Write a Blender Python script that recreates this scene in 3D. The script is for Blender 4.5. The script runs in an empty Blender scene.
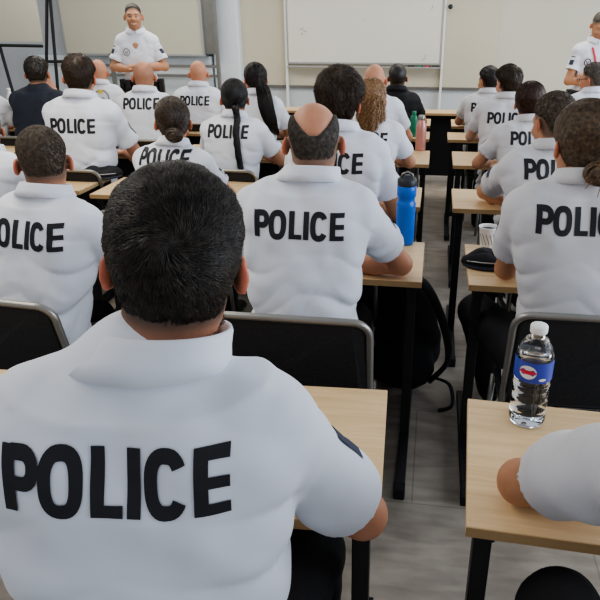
import bpy, bmesh, math, random, time
import numpy as np
from mathutils import Vector, Matrix, Euler
from mathutils.bvhtree import BVHTree
T0 = time.time()
C = bpy.context.scene.collection
rnd = random.Random(7)
V = Vector

# ------------------------------------------------------------------ camera geometry
CAM_H = 1.60; PITCH = math.radians(24); YAW = math.radians(8.3); FPX = 628.0; PPX = 340.0
CAM_R = Euler((math.radians(90) - PITCH, 0, YAW)).to_matrix()

def ray(u, v):
    return CAM_R @ V(((u - PPX) / FPX, (300 - v) / FPX, -1))
def at_z(u, v, z):
    d = ray(u, v); t = (z - CAM_H) / d.z
    return V((d.x * t, d.y * t, z))
def at_y(u, v, Y):
    d = ray(u, v); t = Y / d.y
    return V((d.x * t, Y, CAM_H + d.z * t))
def at_d(u, v, t):
    d = ray(u, v)
    return V((d.x * t, d.y * t, CAM_H + d.z * t))

# ------------------------------------------------------------------ materials
def mat(name, col, rough=0.6, bdet=3, metal=0.0, var=0.0, vscale=8, bump=0.0, bscale=200, spec=0.5, sss=0.0,
        vcol=False, stretch=(1, 1, 1), bdist=0.002, trans=0.0, ior=1.45, sheen=0.0):
    m = bpy.data.materials.new(name); m.use_nodes = True
    nt = m.node_tree; b = nt.nodes['Principled BSDF']; L = nt.links
    b.inputs['Roughness'].default_value = rough; b.inputs['Metallic'].default_value = metal
    b.inputs['Specular IOR Level'].default_value = spec
    b.inputs['Transmission Weight'].default_value = trans; b.inputs['IOR'].default_value = ior
    b.inputs['Sheen Weight'].default_value = sheen
    tc = nt.nodes.new('ShaderNodeTexCoord'); mp = nt.nodes.new('ShaderNodeMapping')
    mp.inputs['Scale'].default_value = stretch; L.new(tc.outputs['Object'], mp.inputs['Vector'])
    n = nt.nodes.new('ShaderNodeTexNoise'); n.inputs['Scale'].default_value = vscale; n.inputs['Detail'].default_value = 5
    L.new(mp.outputs[0], n.inputs['Vector'])
    mx = nt.nodes.new('ShaderNodeMix'); mx.data_type = 'RGBA'; mx.blend_type = 'MULTIPLY'
    cr = nt.nodes.new('ShaderNodeMapRange'); cr.inputs['From Min'].default_value = .3; cr.inputs['From Max'].default_value = .7
    cr.inputs['To Min'].default_value = 1 - var; cr.inputs['To Max'].default_value = 1 + var * .4
    L.new(n.outputs['Fac'], cr.inputs['Value'])
    mx.inputs['Factor'].default_value = 1.0
    L.new(cr.outputs[0], mx.inputs['B'])
    if vcol:
        a = nt.nodes.new('ShaderNodeAttribute'); a.attribute_name = 'Col'; L.new(a.outputs['Color'], mx.inputs['A'])
    else:
        mx.inputs['A'].default_value = (*col, 1)
    L.new(mx.outputs['Result'], b.inputs['Base Color'])
    if sss:
        b.inputs['Subsurface Weight'].default_value = sss; b.inputs['Subsurface Scale'].default_value = 0.02
        b.inputs['Subsurface Radius'].default_value = (1, .3, .15)
    if bump:
        bn = nt.nodes.new('ShaderNodeTexNoise'); bn.inputs['Scale'].default_value = bscale; bn.inputs['Detail'].default_value = bdet; bn.inputs['Distortion'].default_value = .8 if bdet < 2 else 0
        L.new(mp.outputs[0], bn.inputs['Vector'])
        bp = nt.nodes.new('ShaderNodeBump'); bp.inputs['Strength'].default_value = bump; bp.inputs['Distance'].default_value = bdist
        L.new(bn.outputs['Fac'], bp.inputs['Height']); L.new(bp.outputs['Normal'], b.inputs['Normal'])
    return m

M = {}
M['skin'] = mat('skin', (.6, .35, .25), .5, var=.10, vscale=30, bump=.25, bscale=260, sss=.12, vcol=True)
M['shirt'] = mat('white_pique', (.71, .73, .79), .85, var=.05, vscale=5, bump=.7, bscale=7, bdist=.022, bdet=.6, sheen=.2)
M['shirt_shade'] = mat('white_pique_shaded', (.60, .59, .61), .85, var=.05, vscale=5, bump=.7, bscale=7, bdist=.022, bdet=.6, sheen=.2)  # same white shirt, darkened in colour for the shade on the right-hand rows
M['navy'] = mat('navy_wool', (.018, .022, .035), .8, var=.2, vscale=20, bump=.3, bscale=60)
M['blackcloth'] = mat('black_cloth', (.010, .010, .013), .8, var=.3, vscale=14, bump=.5, bscale=24, bdist=.006)
M['ink'] = mat('black_print', (.012, .012, .016), .6, var=.15, vscale=60)
M['shoe'] = mat('shoe_leather', (.012, .011, .011), .4, var=.2)
M['lips'] = mat('lips', (.45, .18, .15), .5)
M['eye'] = mat('eye_white', (.38, .34, .31), .3)
M['iris'] = mat('iris', (.03, .02, .015), .2)
M['teeth'] = mat('teeth', (.8, .77, .7), .3)
M['metal'] = mat('grey_tube', (.30, .29, .27), .35, metal=.7, var=.1)
M['darkmetal'] = mat('black_steel', (.018, .019, .022), .45, metal=.1, var=.2)
M['pad'] = mat('black_upholstery', (.022, .022, .024), .8, var=.3, vscale=120, bump=.3, bscale=300)
M['frame'] = mat('alu_frame', (.45, .45, .44), .4, metal=.5)
M['board'] = mat('whiteboard', (.76, .735, .64), .28, var=.03, vscale=1.5)
M['boardl'] = mat('beige_screen', (.54, .52, .42), .45, var=.03, vscale=1.5)
M['panel'] = mat('wall_panel', (.60, .55, .43), .6, var=.04, vscale=1.2)
M['wall'] = mat('painted_wall', (.60, .57, .47), .8, var=.04, vscale=2, bump=.05)
M['wall_cool'] = mat('cool_painted_wall', (.58, .60, .62), .7, var=.04)
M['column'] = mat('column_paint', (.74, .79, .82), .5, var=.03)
M['white'] = mat('white_plastic', (.82, .82, .80), .4)
M['paper'] = mat('paper', (.50, .48, .40), .8, var=.05, vscale=2)
M['blue'] = mat('blue_bottle', (.008, .14, .62), .28, var=.08)
M['pink'] = mat('rose_metal', (.56, .27, .24), .32, metal=.35)
M['green'] = mat('green_bottle', (.02, .22, .12), .3)
M['darkcap'] = mat('dark_cap', (.03, .035, .045), .4)
M['plastic'] = mat('clear_plastic', (.96, .98, 1.0), .04, trans=1.0, ior=1.28)
M['water'] = mat('water', (.93, .96, 1.0), .02, trans=1.0, ior=1.25)
M['labelblue'] = mat('blue_label', (.05, .08, .42), .3)
M['red'] = mat('red_ribbon', (.65, .04, .07), .6)
M['yellow'] = mat('yellow_patch', (.75, .55, .03), .6)
M['cupink'] = mat('grey_print', (.22, .22, .22), .6)
M['patch'] = mat('navy_patch', (.03, .035, .07), .7)

def wood():
    m = bpy.data.materials.new('beech_laminate'); m.use_nodes = True
    nt = m.node_tree; b = nt.nodes['Principled BSDF']; L = nt.links
    tc = nt.nodes.new('ShaderNodeTexCoord'); mp = nt.nodes.new('ShaderNodeMapping')
    mp.inputs['Scale'].default_value = (1.2, 14, 14); L.new(tc.outputs['Object'], mp.inputs['Vector'])
    n = nt.nodes.new('ShaderNodeTexNoise'); n.inputs['Scale'].default_value = 4; n.inputs['Detail'].default_value = 8; n.inputs['Distortion'].default_value = .6
    L.new(mp.outputs[0], n.inputs['Vector'])
    r = nt.nodes.new('ShaderNodeValToRGB'); r.color_ramp.elements[0].position = .3; r.color_ramp.elements[1].position = .72
    r.color_ramp.elements[0].color = (.60, .41, .215, 1); r.color_ramp.elements[1].color = (.74, .54, .31, 1)
    L.new(n.outputs['Fac'], r.inputs[0]); L.new(r.outputs[0], b.inputs['Base Color']); b.inputs['Roughness'].default_value = .42
    return m
M['wood'] = wood()
M['woodedge'] = mat('beech_edge', (.46, .30, .15), .5, var=.1)

def floor_mat():
    m = bpy.data.materials.new('grey_vinyl'); m.use_nodes = True
    nt = m.node_tree; b = nt.nodes['Principled BSDF']; L = nt.links
    tc = nt.nodes.new('ShaderNodeTexCoord')
    mp = nt.nodes.new('ShaderNodeMapping'); mp.inputs['Scale'].default_value = (2.0, 9, 1); L.new(tc.outputs['Object'], mp.inputs['Vector'])
    n = nt.nodes.new('ShaderNodeTexNoise'); n.inputs['Scale'].default_value = 2.4; n.inputs['Detail'].default_value = 9; n.inputs['Distortion'].default_value = .5
    L.new(mp.outputs[0], n.inputs['Vector'])
    n2 = nt.nodes.new('ShaderNodeTexNoise'); n2.inputs['Scale'].default_value = 5; n2.inputs['Detail'].default_value = 8
    L.new(tc.outputs['Object'], n2.inputs['Vector'])
    mx = nt.nodes.new('ShaderNodeMix'); mx.inputs['Factor'].default_value = .5
    L.new(n.outputs['Fac'], mx.inputs['A']); L.new(n2.outputs['Fac'], mx.inputs['B'])
    r = nt.nodes.new('ShaderNodeValToRGB'); r.color_ramp.elements[0].position = .36; r.color_ramp.elements[1].position = .64
    r.color_ramp.elements[0].color = (.29, .25, .21, 1); r.color_ramp.elements[1].color = (.50, .44, .375, 1)
    L.new(mx.outputs['Result'], r.inputs[0])
    bk = nt.nodes.new('ShaderNodeTexBrick'); bk.inputs['Scale'].default_value = 1; bk.inputs['Brick Width'].default_value = 1.2
    bk.inputs['Row Height'].default_value = .6; bk.inputs['Mortar Size'].default_value = .003
    bk.inputs['Color1'].default_value = (1, 1, 1, 1); bk.inputs['Color2'].default_value = (.93, .93, .93, 1); bk.inputs['Mortar'].default_value = (.7, .7, .7, 1)
    L.new(tc.outputs['Object'], bk.inputs['Vector'])
    mm = nt.nodes.new('ShaderNodeMix'); mm.data_type = 'RGBA'; mm.blend_type = 'MULTIPLY'; mm.inputs['Factor'].default_value = 1
    L.new(r.outputs[0], mm.inputs['A']); L.new(bk.outputs['Color'], mm.inputs['B'])
    L.new(mm.outputs['Result'], b.inputs['Base Color']); b.inputs['Roughness'].default_value = .5
    return m
M['floor'] = floor_mat()

def hair_mat(name, c1, c2, rough=.45):
    m = bpy.data.materials.new(name); m.use_nodes = True
    nt = m.node_tree; b = nt.nodes['Principled BSDF']; L = nt.links
    tc = nt.nodes.new('ShaderNodeTexCoord')
    n = nt.nodes.new('ShaderNodeTexNoise'); n.inputs['Scale'].default_value = 90; n.inputs['Detail'].default_value = 4
    L.new(tc.outputs['Object'], n.inputs['Vector'])
    r = nt.nodes.new('ShaderNodeValToRGB'); r.color_ramp.elements[0].position = .35; r.color_ramp.elements[1].position = .7
    r.color_ramp.elements[0].color = (*c1, 1); r.color_ramp.elements[1].color = (*c2, 1)
    L.new(n.outputs['Fac'], r.inputs[0]); L.new(r.outputs[0], b.inputs['Base Color'])
    b.inputs['Roughness'].default_value = rough
    bp = nt.nodes.new('ShaderNodeBump'); bp.inputs['Strength'].default_value = .6; bp.inputs['Distance'].default_value = .004
    L.new(n.outputs['Fac'], bp.inputs['Height']); L.new(bp.outputs['Normal'], b.inputs['Normal'])
    return m
HM = {
 'dark': hair_mat('hair_dark', (.011, .008, .006), (.050, .038, .028)),
 'brown': hair_mat('hair_brown', (.022, .013, .008), (.075, .045, .026)),
 'black': hair_mat('hair_black', (.005, .004, .004), (.02, .014, .013)),
 'grey': hair_mat('hair_greybrown', (.045, .038, .032), (.13, .11, .09), .6),
 'buzz': hair_mat('hair_buzz', (.05, .036, .026), (.13, .095, .068), .7),
 'blond': hair_mat('hair_blond', (.16, .08, .035), (.42, .25, .12)),
 'auburn': hair_mat('hair_auburn', (.03, .012, .007), (.09, .04, .025)),
 'lbrown': hair_mat('hair_lightbrown', (.05, .03, .017), (.17, .11, .06)),
}

# ------------------------------------------------------------------ object helpers
def tag(o, label=None, cat=None, group=None, kind=None):
    if label: o['label'] = label
    if cat: o['category'] = cat
    if group: o['group'] = group
    if kind: o['kind'] = kind
    return o
def empty(name, loc=(0, 0, 0), rz=0, s=1):
    o = bpy.data.objects.new(name, None); C.objects.link(o)
    o.location = loc; o.rotation_euler = (0, 0, rz); o.scale = (s, s, s); o.empty_display_size = .1
    return o
def link(name, me, m, parent=None, smooth=False):
    if m is not None: me.materials.append(m)
    if smooth: me.polygons.foreach_set('use_smooth', [True] * len(me.polygons))
    o = bpy.data.objects.new(name, me); C.objects.link(o)
    if parent: o.parent = parent
    return o
def from_np(name, vs, faces):
    me = bpy.data.meshes.new(name)
    me.vertices.add(len(vs)); me.vertices.foreach_set('co', np.asarray(vs, dtype=np.float32).ravel())
    k = faces.shape[1]
    me.loops.add(len(faces) * k); me.loops.foreach_set('vertex_index', faces.astype(np.int32).ravel())
    me.polygons.add(len(faces)); me.polygons.foreach_set('loop_start', np.arange(0, len(faces) * k, k, dtype=np.int32))
    me.update(calc_edges=True); me.validate()
    return me
def bm_obj(name, bm, m, parent=None, smooth=False, bevel=0, seg=2):
    me = bpy.data.meshes.new(name); bm.to_mesh(me); bm.free()
    o = link(name, me, m, parent, smooth)
    if bevel:
        b = o.modifiers.new('b', 'BEVEL'); b.width = bevel; b.segments = seg; b.limit_method = 'ANGLE'
    return o
def box(bm, lo, hi, rot=None, cen=None):
    lo = V(lo); hi = V(hi); c = (lo + hi) / 2; d = hi - lo
    mt = Matrix.Translation(c) @ Matrix.Diagonal((*d, 1))
    if rot is not None: mt = Matrix.Translation(cen or c) @ rot.to_4x4() @ Matrix.Translation(-(cen or c)) @ mt
    bmesh.ops.create_cube(bm, size=1, matrix=mt)
def tube(bm, pts, r, n=10, closed=False, radii=None, flat=1.0):
    pts = [V(p) for p in pts]; rings = []; N = len(pts)
    up = V((0, 0, 1)); prev = None
    for i, p in enumerate(pts):
        a = pts[(i - 1) % N] if (closed or i > 0) else p
        b = pts[(i + 1) % N] if (closed or i < N - 1) else p
        t = (b - a).normalized()
        if prev is None:
            s = t.cross(up)
            if s.length < .1: s = t.cross(V((1, 0, 0)))
        else: s = prev - t * prev.dot(t)
        s.normalize(); prev = s; w = t.cross(s)
        rr = radii[i] if radii else r
        rings.append([bm.verts.new(p + s * rr * math.cos(q) + w * rr * flat * math.sin(q)) for q in [2 * math.pi * k / n for k in range(n)]])
    for i in range(N if closed else N - 1):
        A = rings[i]; B = rings[(i + 1) % N]
        for k in range(n): bm.faces.new((A[k], A[(k + 1) % n], B[(k + 1) % n], B[k]))
    if not closed:
        bm.faces.new(rings[0][::-1]); bm.faces.new(rings[-1])
def lathe(bm, prof, n=32, loc=(0, 0, 0), cap=True):
    loc = V(loc); rings = []
    for r, z in prof:
        rings.append([bm.verts.new(loc + V((r * math.cos(2 * math.pi * k / n), r * math.sin(2 * math.pi * k / n), z))) for k in range(n)])
    for A, B in zip(rings, rings[1:]):
        for k in range(n): bm.faces.new((A[k], A[(k + 1) % n], B[(k + 1) % n], B[k]))
    if cap:
        bm.faces.new(rings[0][::-1]); bm.faces.new(rings[-1])
def rounded_rect(w, h, r, n=6):
    out = []
    for cx, cy, a0 in ((w - r, h - r, 0), (r - w, h - r, 90), (r - w, r - h, 180), (w - r, r - h, 270)):
        for k in range(n + 1):
            a = math.radians(a0 + 90 * k / n); out.append((cx + r * math.cos(a), cy + r * math.sin(a)))
    return out

# ------------------------------------------------------------------ implicit surfaces
def smin(a, b, k):
    if k <= 0: return np.minimum(a, b)
    h = np.maximum(k - np.abs(a - b), 0) / k
    return np.minimum(a, b) - h * h * k * .25
def sstep(a, b, x):
    t = np.clip((x - a) / (b - a), 0, 1); return t * t * (3 - 2 * t)
def f_cone(a, b, r1, r2):
    a = np.array(a, float); b = np.array(b, float); d = b - a; L2 = float(d @ d)
    def f(X, Y, Z):
        t = np.clip(((X - a[0]) * d[0] + (Y - a[1]) * d[1] + (Z - a[2]) * d[2]) / L2, 0, 1)
        return np.sqrt((X - a[0] - t * d[0]) ** 2 + (Y - a[1] - t * d[1]) ** 2 + (Z - a[2] - t * d[2]) ** 2) - (r1 + (r2 - r1) * t)
    R = max(r1, r2)
    return f, np.minimum(a, b) - R, np.maximum(a, b) + R
def f_ell(c, r, R=None):
    c = np.array(c, float); r = np.array(r, float); Rm = None if R is None else np.array(R, float)
    def f(X, Y, Z):
        x, y, z = X - c[0], Y - c[1], Z - c[2]
        if Rm is not None:
            x, y, z = (Rm[0, 0] * x + Rm[1, 0] * y + Rm[2, 0] * z, Rm[0, 1] * x + Rm[1, 1] * y + Rm[2, 1] * z, Rm[0, 2] * x + Rm[1, 2] * y + Rm[2, 2] * z)
        k0 = np.sqrt((x / r[0]) ** 2 + (y / r[1]) ** 2 + (z / r[2]) ** 2)
        k1 = np.sqrt((x / r[0] ** 2) ** 2 + (y / r[1] ** 2) ** 2 + (z / r[2] ** 2) ** 2) + 1e-6
        return k0 * (k0 - 1) / k1
    m = r.max(); return f, c - m, c + m
class Grid:
    def __init__(s, lo, hi, h):
        s.lo = np.array(lo, float); s.h = h
        s.n = np.ceil((np.array(hi, float) - s.lo) / h).astype(int) + 1
        s.F = np.full(s.n, .2, dtype=np.float32)
        s.ax = [(s.lo[i] + h * np.arange(s.n[i])).astype(np.float32) for i in range(3)]
    def sub(s, lo, hi):
        i0 = np.clip(np.floor((np.array(lo) - s.lo) / s.h).astype(int), 0, s.n)
        i1 = np.clip(np.ceil((np.array(hi) - s.lo) / s.h).astype(int) + 1, 0, s.n)
        sl = tuple(slice(a, b) for a, b in zip(i0, i1))
        X = s.ax[0][sl[0]][:, None, None]; Y = s.ax[1][sl[1]][None, :, None]; Z = s.ax[2][sl[2]][None, None, :]
        return sl, X, Y, Z
    def add(s, prim, k=.02, op='u', T=None):
        f, lo, hi = prim
        if T is not None:   # T = (R 3x3 local->grid, origin)
            R, o = T; cs = np.array([[x, y, z] for x in (lo[0], hi[0]) for y in (lo[1], hi[1]) for z in (lo[2], hi[2])]) @ R.T + o
            lo, hi = cs.min(0), cs.max(0)
        p = k + 3 * s.h + .01
        sl, X, Y, Z = s.sub(np.array(lo) - p, np.array(hi) + p)
        if 0 in s.F[sl].shape: return
        if T is not None:
            R, o = T; q_ = float(R[:, 0] @ R[:, 0]); x, y, z = (X - o[0]) / q_, (Y - o[1]) / q_, (Z - o[2]) / q_
            X, Y, Z = (R[0, 0] * x + R[1, 0] * y + R[2, 0] * z, R[0, 1] * x + R[1, 1] * y + R[2, 1] * z, R[0, 2] * x + R[1, 2] * y + R[2, 2] * z)
        d = f(X, Y, Z)
        if T is not None: d = d * math.sqrt(q_)
        if op == 'u': s.F[sl] = smin(s.F[sl], d, k)
        else: s.F[sl] = -smin(-s.F[sl], d, k)
    def mesh(s):
        F = s.F; ins = F < 0
        nx, ny, nz = F.shape
        cnt = np.zeros((nx - 1, ny - 1, nz - 1), np.int8)
        for dx in (0, 1):
            for dy in (0, 1):
                for dz in (0, 1): cnt += ins[dx:nx - 1 + dx, dy:ny - 1 + dy, dz:nz - 1 + dz]
        act = (cnt > 0) & (cnt < 8); idx = np.argwhere(act)
        ids = np.full(act.shape, -1, np.int64); ids[act] = np.arange(len(idx))
        cor = [(a, b, c) for a in (0, 1) for b in (0, 1) for c in (0, 1)]
        val = {c: F[idx[:, 0] + c[0], idx[:, 1] + c[1], idx[:, 2] + c[2]].astype(float) for c in cor}
        P = np.zeros((len(idx), 3)); W = np.zeros(len(idx))
        for c in cor:
            for ax in range(3):
                if c[ax] == 0:
                    e = list(c); e[ax] = 1; e = tuple(e); a, b = val[c], val[e]
                    m = (a < 0) != (b < 0); t = np.where(m, a / np.where(m, a - b, 1), 0)
                    for q in range(3): P[:, q] += np.where(m, c[q] + (t if q == ax else 0), 0)
                    W += m
        P = (P / W[:, None] + idx) * s.h + s.lo
        quads = []
        for ax in range(3):
            sl0 = [slice(None)] * 3; sl1 = [slice(None)] * 3; sl0[ax] = slice(0, -1); sl1[ax] = slice(1, None)
            a = ins[tuple(sl0)]; b = ins[tuple(sl1)]; ch = a != b
            o1, o2 = [q for q in range(3) if q != ax]
            for flip in (False, True):
                e = np.argwhere(ch & (a if not flip else b))
                ok = (e[:, o1] > 0) & (e[:, o2] > 0) & (e[:, o1] < F.shape[o1] - 1) & (e[:, o2] < F.shape[o2] - 1); e = e[ok]
                def g(d1, d2):
                    q = e.copy(); q[:, o1] -= d1; q[:, o2] -= d2; return ids[q[:, 0], q[:, 1], q[:, 2]]
                Q = np.stack([g(1, 1), g(0, 1), g(0, 0), g(1, 0)], 1)
                if flip != (ax == 1): Q = Q[:, ::-1]
                quads.append(Q)
        return P, np.concatenate(quads)

def noise3(X, Y, Z, seed, sc=1.0, n=5):
    r = np.random.RandomState(seed); out = 0
    for i in range(n):
        d = r.normal(size=3) * sc; ph = r.rand() * 6.3; d2 = r.normal(size=3) * sc * .5
        out = out + np.sin(X * d[0] + Y * d[1] + Z * d[2] + ph + 1.3 * np.sin(X * d2[0] + Y * d2[1] + Z * d2[2]))
    return out / n

# ------------------------------------------------------------------ lettering on the backs
def strip(path, w, out, closed=False):
    n = len(path); L = []
    for i in range(n):
        a = path[(i - 1) % n] if closed or i > 0 else path[i]; b = path[(i + 1) % n] if closed or i < n - 1 else path[i]
        tx, ty = b[0] - a[0], b[1] - a[1]; l = math.hypot(tx, ty); nx, ny = -ty / l, tx / l
        L.append([(path[i][0] + nx * w * (q / 4 - .5) * (1 if not isinstance(w, tuple) else 1), path[i][1] + ny * w * (q / 4 - .5)) for q in range(5)])
    for i in range(n if closed else n - 1):
        A = L[i]; B = L[(i + 1) % n]
        for q in range(4): out.append((A[q], A[q + 1], B[q + 1], B[q]))
def rect(x0, y0, x1, y1, out, n=6):
    nx = max(2, int(abs(x1 - x0) * 12)); ny = max(2, int(abs(y1 - y0) * 12))
    for i in range(nx):
        for j in range(ny):
            a, b = x0 + (x1 - x0) * i / nx, x0 + (x1 - x0) * (i + 1) / nx; c, d = y0 + (y1 - y0) * j / ny, y0 + (y1 - y0) * (j + 1) / ny
            out.append(((a, c), (b, c), (b, d), (a, d)))
def sup(cx, cy, a, b, a0, a1, n, e=2.6):
    P = []
    for i in range(n):
        t = math.radians(a0 + (a1 - a0) * i / (n - 1)); c, s = math.cos(t), math.sin(t)
        P.append((cx + a * math.copysign(abs(c) ** (2 / e), c), cy + b * math.copysign(abs(s) ** (2 / e), s)))
    return P
def police_quads():
    q = []; S = .225; x = 0
    rect(x, 0, x + S, 1, q)                                             # P
    pth = [(x + .15, .90), (x + .34, .90)] + sup(x + .34, .675, .20, .225, 88, -88, 12, 2.2) + [(x + .34, .45), (x + .15, .45)]
    strip(pth, .22, q); x += .74
    strip(sup(x + .255, .5, .255, .42, 0, 350, 36), .22, q, True)       # O
    x += .255 * 2 + .22
    rect(x, 0, x + S, 1, q); rect(x + S, 0, x + .53, .18, q); x += .60  # L
    rect(x, 0, x + S, 1, q); x += .40                                   # I
    strip(sup(x + .235, .5, .245, .42, 32, 328, 30), .22, q)            # C
    x += .68
    rect(x, 0, x + S, 1, q)                                             # E
    for y in (0, .41, .82): rect(x + S, y, x + .56, y + .18, q)
    return q, x + .56
PQ, PW = police_quads()
def project_quads(bvh, quads, fn, off=.0018):
    """fn maps (u,v) -> (origin, direction)"""
    vs = []; fs = []; cache = {}
    for qd in quads:
        f = []
        for p in qd:
            k = (round(p[0], 4), round(p[1], 4))
            if k not in cache:
                o, d = fn(*p); h = bvh.ray_cast(o, d)
                if h[0] is None: cache[k] = -1
                else: cache[k] = len(vs); vs.append(h[0] + (h[1] if h[1].dot(d) < 0 else -h[1]) * off)
            f.append(cache[k])
        if -1 not in f and len(set(f)) == 4: fs.append(f)
    return vs, fs
def pydata(name, vs, fs, m, parent, smooth=False):
    me = bpy.data.meshes.new(name); me.from_pydata([tuple(v) for v in vs], [], fs); me.update()
    return link(name, me, m, parent, smooth)

# ------------------------------------------------------------------ strands
def strands(name, starts, step_fn, nseg, r, m, parent, seed=0, taper=.25):
    """starts: list of Vector; step_fn(p, i, k) -> next point; thin three-sided hairs in one mesh"""
    vs = []; fs = []
    for i, p in enumerate(starts):
        path = [p]
        for k in range(nseg):
            q = step_fn(path[-1], i, k)
            if q is None: break
            path.append(q)
        if len(path) < 2: continue
        base = len(vs); N = len(path)
        t0 = (path[-1] - path[0]); 
        if t0.length < 1e-5: continue
        t0.normalize(); s = t0.orthogonal().normalized(); w = t0.cross(s)
        for j, c in enumerate(path):
            rr = r * (1 - (1 - taper) * j / (N - 1))
            for a in (0, 2.0944, 4.18879): vs.append(c + s * rr * math.cos(a) + w * rr * math.sin(a))
        for j in range(N - 1):
            for a in range(3):
                b = (a + 1) % 3
                fs.append((base + j * 3 + a, base + j * 3 + b, base + j * 3 + 3 + b, base + j * 3 + 3 + a))
    if not fs: return None
    me = from_np(name, np.array([tuple(v) for v in vs]), np.array(fs))
    return link(name, me, m, parent, True)

# ------------------------------------------------------------------ people
def rotm(pitch=0, roll=0, yaw=0):
    return np.array((Matrix.Rotation(yaw, 3, 'Z') @ Matrix.Rotation(-pitch, 3, 'X') @ Matrix.Rotation(roll, 3, 'Y')))
TZ = np.array([.44, .52, .60, .70, .80, .90, .98, 1.04, 1.09])
TA = np.array([.170, .178, .172, .168, .176, .188, .190, .170, .12])
TB = np.array([.125, .128, .122, .118, .120, .122, .116, .10, .08])
HZ_Y = np.array([-.12, -.05, -.02, .0, .03, .05, .08, .11])

def person(name_label, group, top, hu=None, Y=None, s=None, yaw=0, lean=.13, head=(0.12, 0, 0), hair='short', hcol='brown',
           skin=(.55, .30, .20), shirt='shirt', stand=False, elbows=None, hands=None, h=.0085, text=True, wide=1.0,
           hs=1.0, strandsn=0, bald=None, collar=True, folds=1.0, T=.018, female=False, smile=False, glasses=False,
           knees=None, seed=1, slen=.64, patch=True, sleeves=True, hoff=(0, 0, 0), welb=None, ank=None, face=None, hlen=1.0, tsc=1.0):
    """top = world position of the top of the head"""
    dz = .37 if stand else 0
    s = s or top.z / (1.352 + dz)
    hp, hr, hy = head
    if not stand: hy = math.atan2(-top.x, top.y) - yaw + (face or 0)
    Rh = rotm(hp, hr, hy)
    neck0 = np.array([0, lean + .01, 1.09 + dz]); HC = np.array([0 + hoff[0], lean + .035 + hoff[1], (1.215 if not stand else 1.245) + dz + hoff[2]])
    hT = (Rh * hs, HC)
    rootxy = Matrix.Rotation(yaw, 2) @ V((HC[0] + (Rh @ np.array([0, 0, .12]))[0], HC[1] + (Rh @ np.array([0, 0, .12]))[1])) * s
    root = empty('person', (top.x - rootxy.x, top.y - rootxy.y, 0), yaw, s)
    tag(root, name_label, 'person', group)
    W = wide
    sh = {-1: np.array([-.158 * W, lean - .005, 1.025 + dz]), 1: np.array([.158 * W, lean - .005, 1.025 + dz])}
    ez = .79 / s
    el = {}; ha = {}
    for sd in (-1, 1):
        e = (elbows or {}).get(sd, (.235 * W, lean + .13, None)); el[sd] = np.array([sd * e[0], e[1], e[2] if e[2] is not None else ez])
        q = (hands or {}).get(sd, (.07, lean + .34, None)); ha[sd] = np.array([sd * q[0], q[1], q[2] if q[2] is not None else .775 / s])
    for sd, wp in (welb or {}).items():
        q = Matrix.Rotation(-yaw, 3, 'Z') @ (V(wp) - V(root.location)) / s; el[sd] = np.array(q)
    # ---------------- body: one continuous surface
    lo = (-.5, -.28, 0.0 if not stand else 0.0); hi = (.5, .85 if not stand else .6, 1.43 + dz)
    allp = np.array([*el.values(), *ha.values()]); 
    lo = (min(-.27, allp[:, 0].min() - .13), -.2, .02); hi = (max(.27, allp[:, 0].max() + .13), max(.62 if not stand else .3, allp[:, 1].max() + .2), 1.43 + dz)
    g = Grid(lo, hi, h)
    def cyl(cz, a, b, cy): pass
    g.add(f_ell((0, .0, .56 + dz), (.13, .10, .13)), .03)
    g.add(f_cone((0, 0, .6 + dz), (0, lean * .9, .98 + dz), .095, .105), .05)
    for sd in (-1, 1):
        g.add(f_cone((sd * .07, lean, .99 + dz), (sd * .14 * W, lean, 1.02 + dz), .06, .048), .05)
        a, b, c = sh[sd], el[sd], ha[sd]
        g.add(f_cone(a, b, .044, .038), .03)
        mid = b + (c - b) * .35
        ar = .92 if female else 1.0
        g.add(f_cone(b, mid, .037 * ar, .039 * ar), .02); g.add(f_cone(mid, c, .039 * ar, .026 * ar), .02)
        # hand
        d = (c - b) / np.linalg.norm(c - b); up = np.array([0, 0, 1.0]); up = up - d * (up @ d); up /= np.linalg.norm(up) + 1e-9
        si = np.cross(d, up); inner = -sd * np.sign(si[0]) if abs(si[0]) > .1 else -sd
        si = si * inner                                      # towards the thumb side
        Rp = np.stack([si, d, up], 1)
        pc = c + d * .05
        g.add(f_ell(pc, (.040, .052, .016), Rp), .012)
        for k, (off, L) in enumerate(((-.030, .060), (-.010, .075), (.010, .080), (.029, .070))):
            k0 = pc + si * off + d * .035; k1 = k0 + d * L * .5 + up * .006; k2 = k1 + d * L * .42 - up * .018
            g.add(f_cone(k0, k1, .0085, .008), .003); g.add(f_cone(k1, k2, .008, .0068), .003)
        t0 = pc + si * .03 - d * .03; t1 = t0 + si * .026 + d * .03 - up * .004; t2 = t1 + si * .006 + d * .032 - up * .006
        g.add(f_cone(t0, t1, .012, .010), .008); g.add(f_cone(t1, t2, .010, .008), .003)
        # legs (inside the trousers)
        kn = np.array((knees or {}).get(sd, (sd * .11, .44, .50))) if not stand else np.array([sd * .11, .02, .50])
        hipp = np.array([sd * .085, .03, .53 + dz]) if not stand else np.array([sd * .09, 0, .9])
        an = np.array((ank or {}).get(sd, (kn[0] * 1.05, kn[1] - .02, .09))) if not stand else np.array([sd * .13, -.01, .09])
        g.add(f_cone(hipp, kn, .065, .045), .03); g.add(f_cone(kn, an, .042, .03), .02)
        g.add(f_cone(an, an + np.array([0, .12, -.045]), .032, .022), .02)
    # neck and head
    nb = HC + Rh @ np.array([0, -.022, -.05])
    nr = .050 if female else .058
    g.add(f_cone(neck0 - np.array([0, 0, .03]), nb, nr * 1.08, nr), .04)
    sk = [f_ell((0, -.012, .025), (.074, .094, .091)), f_ell((0, .026, -.03), (.060, .066, .086))]
    for p in sk: g.add(p, .03, T=hT)
    g.add(f_ell((0, .045, -.078), (.042, .042, .038)), .03, T=hT)
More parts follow.
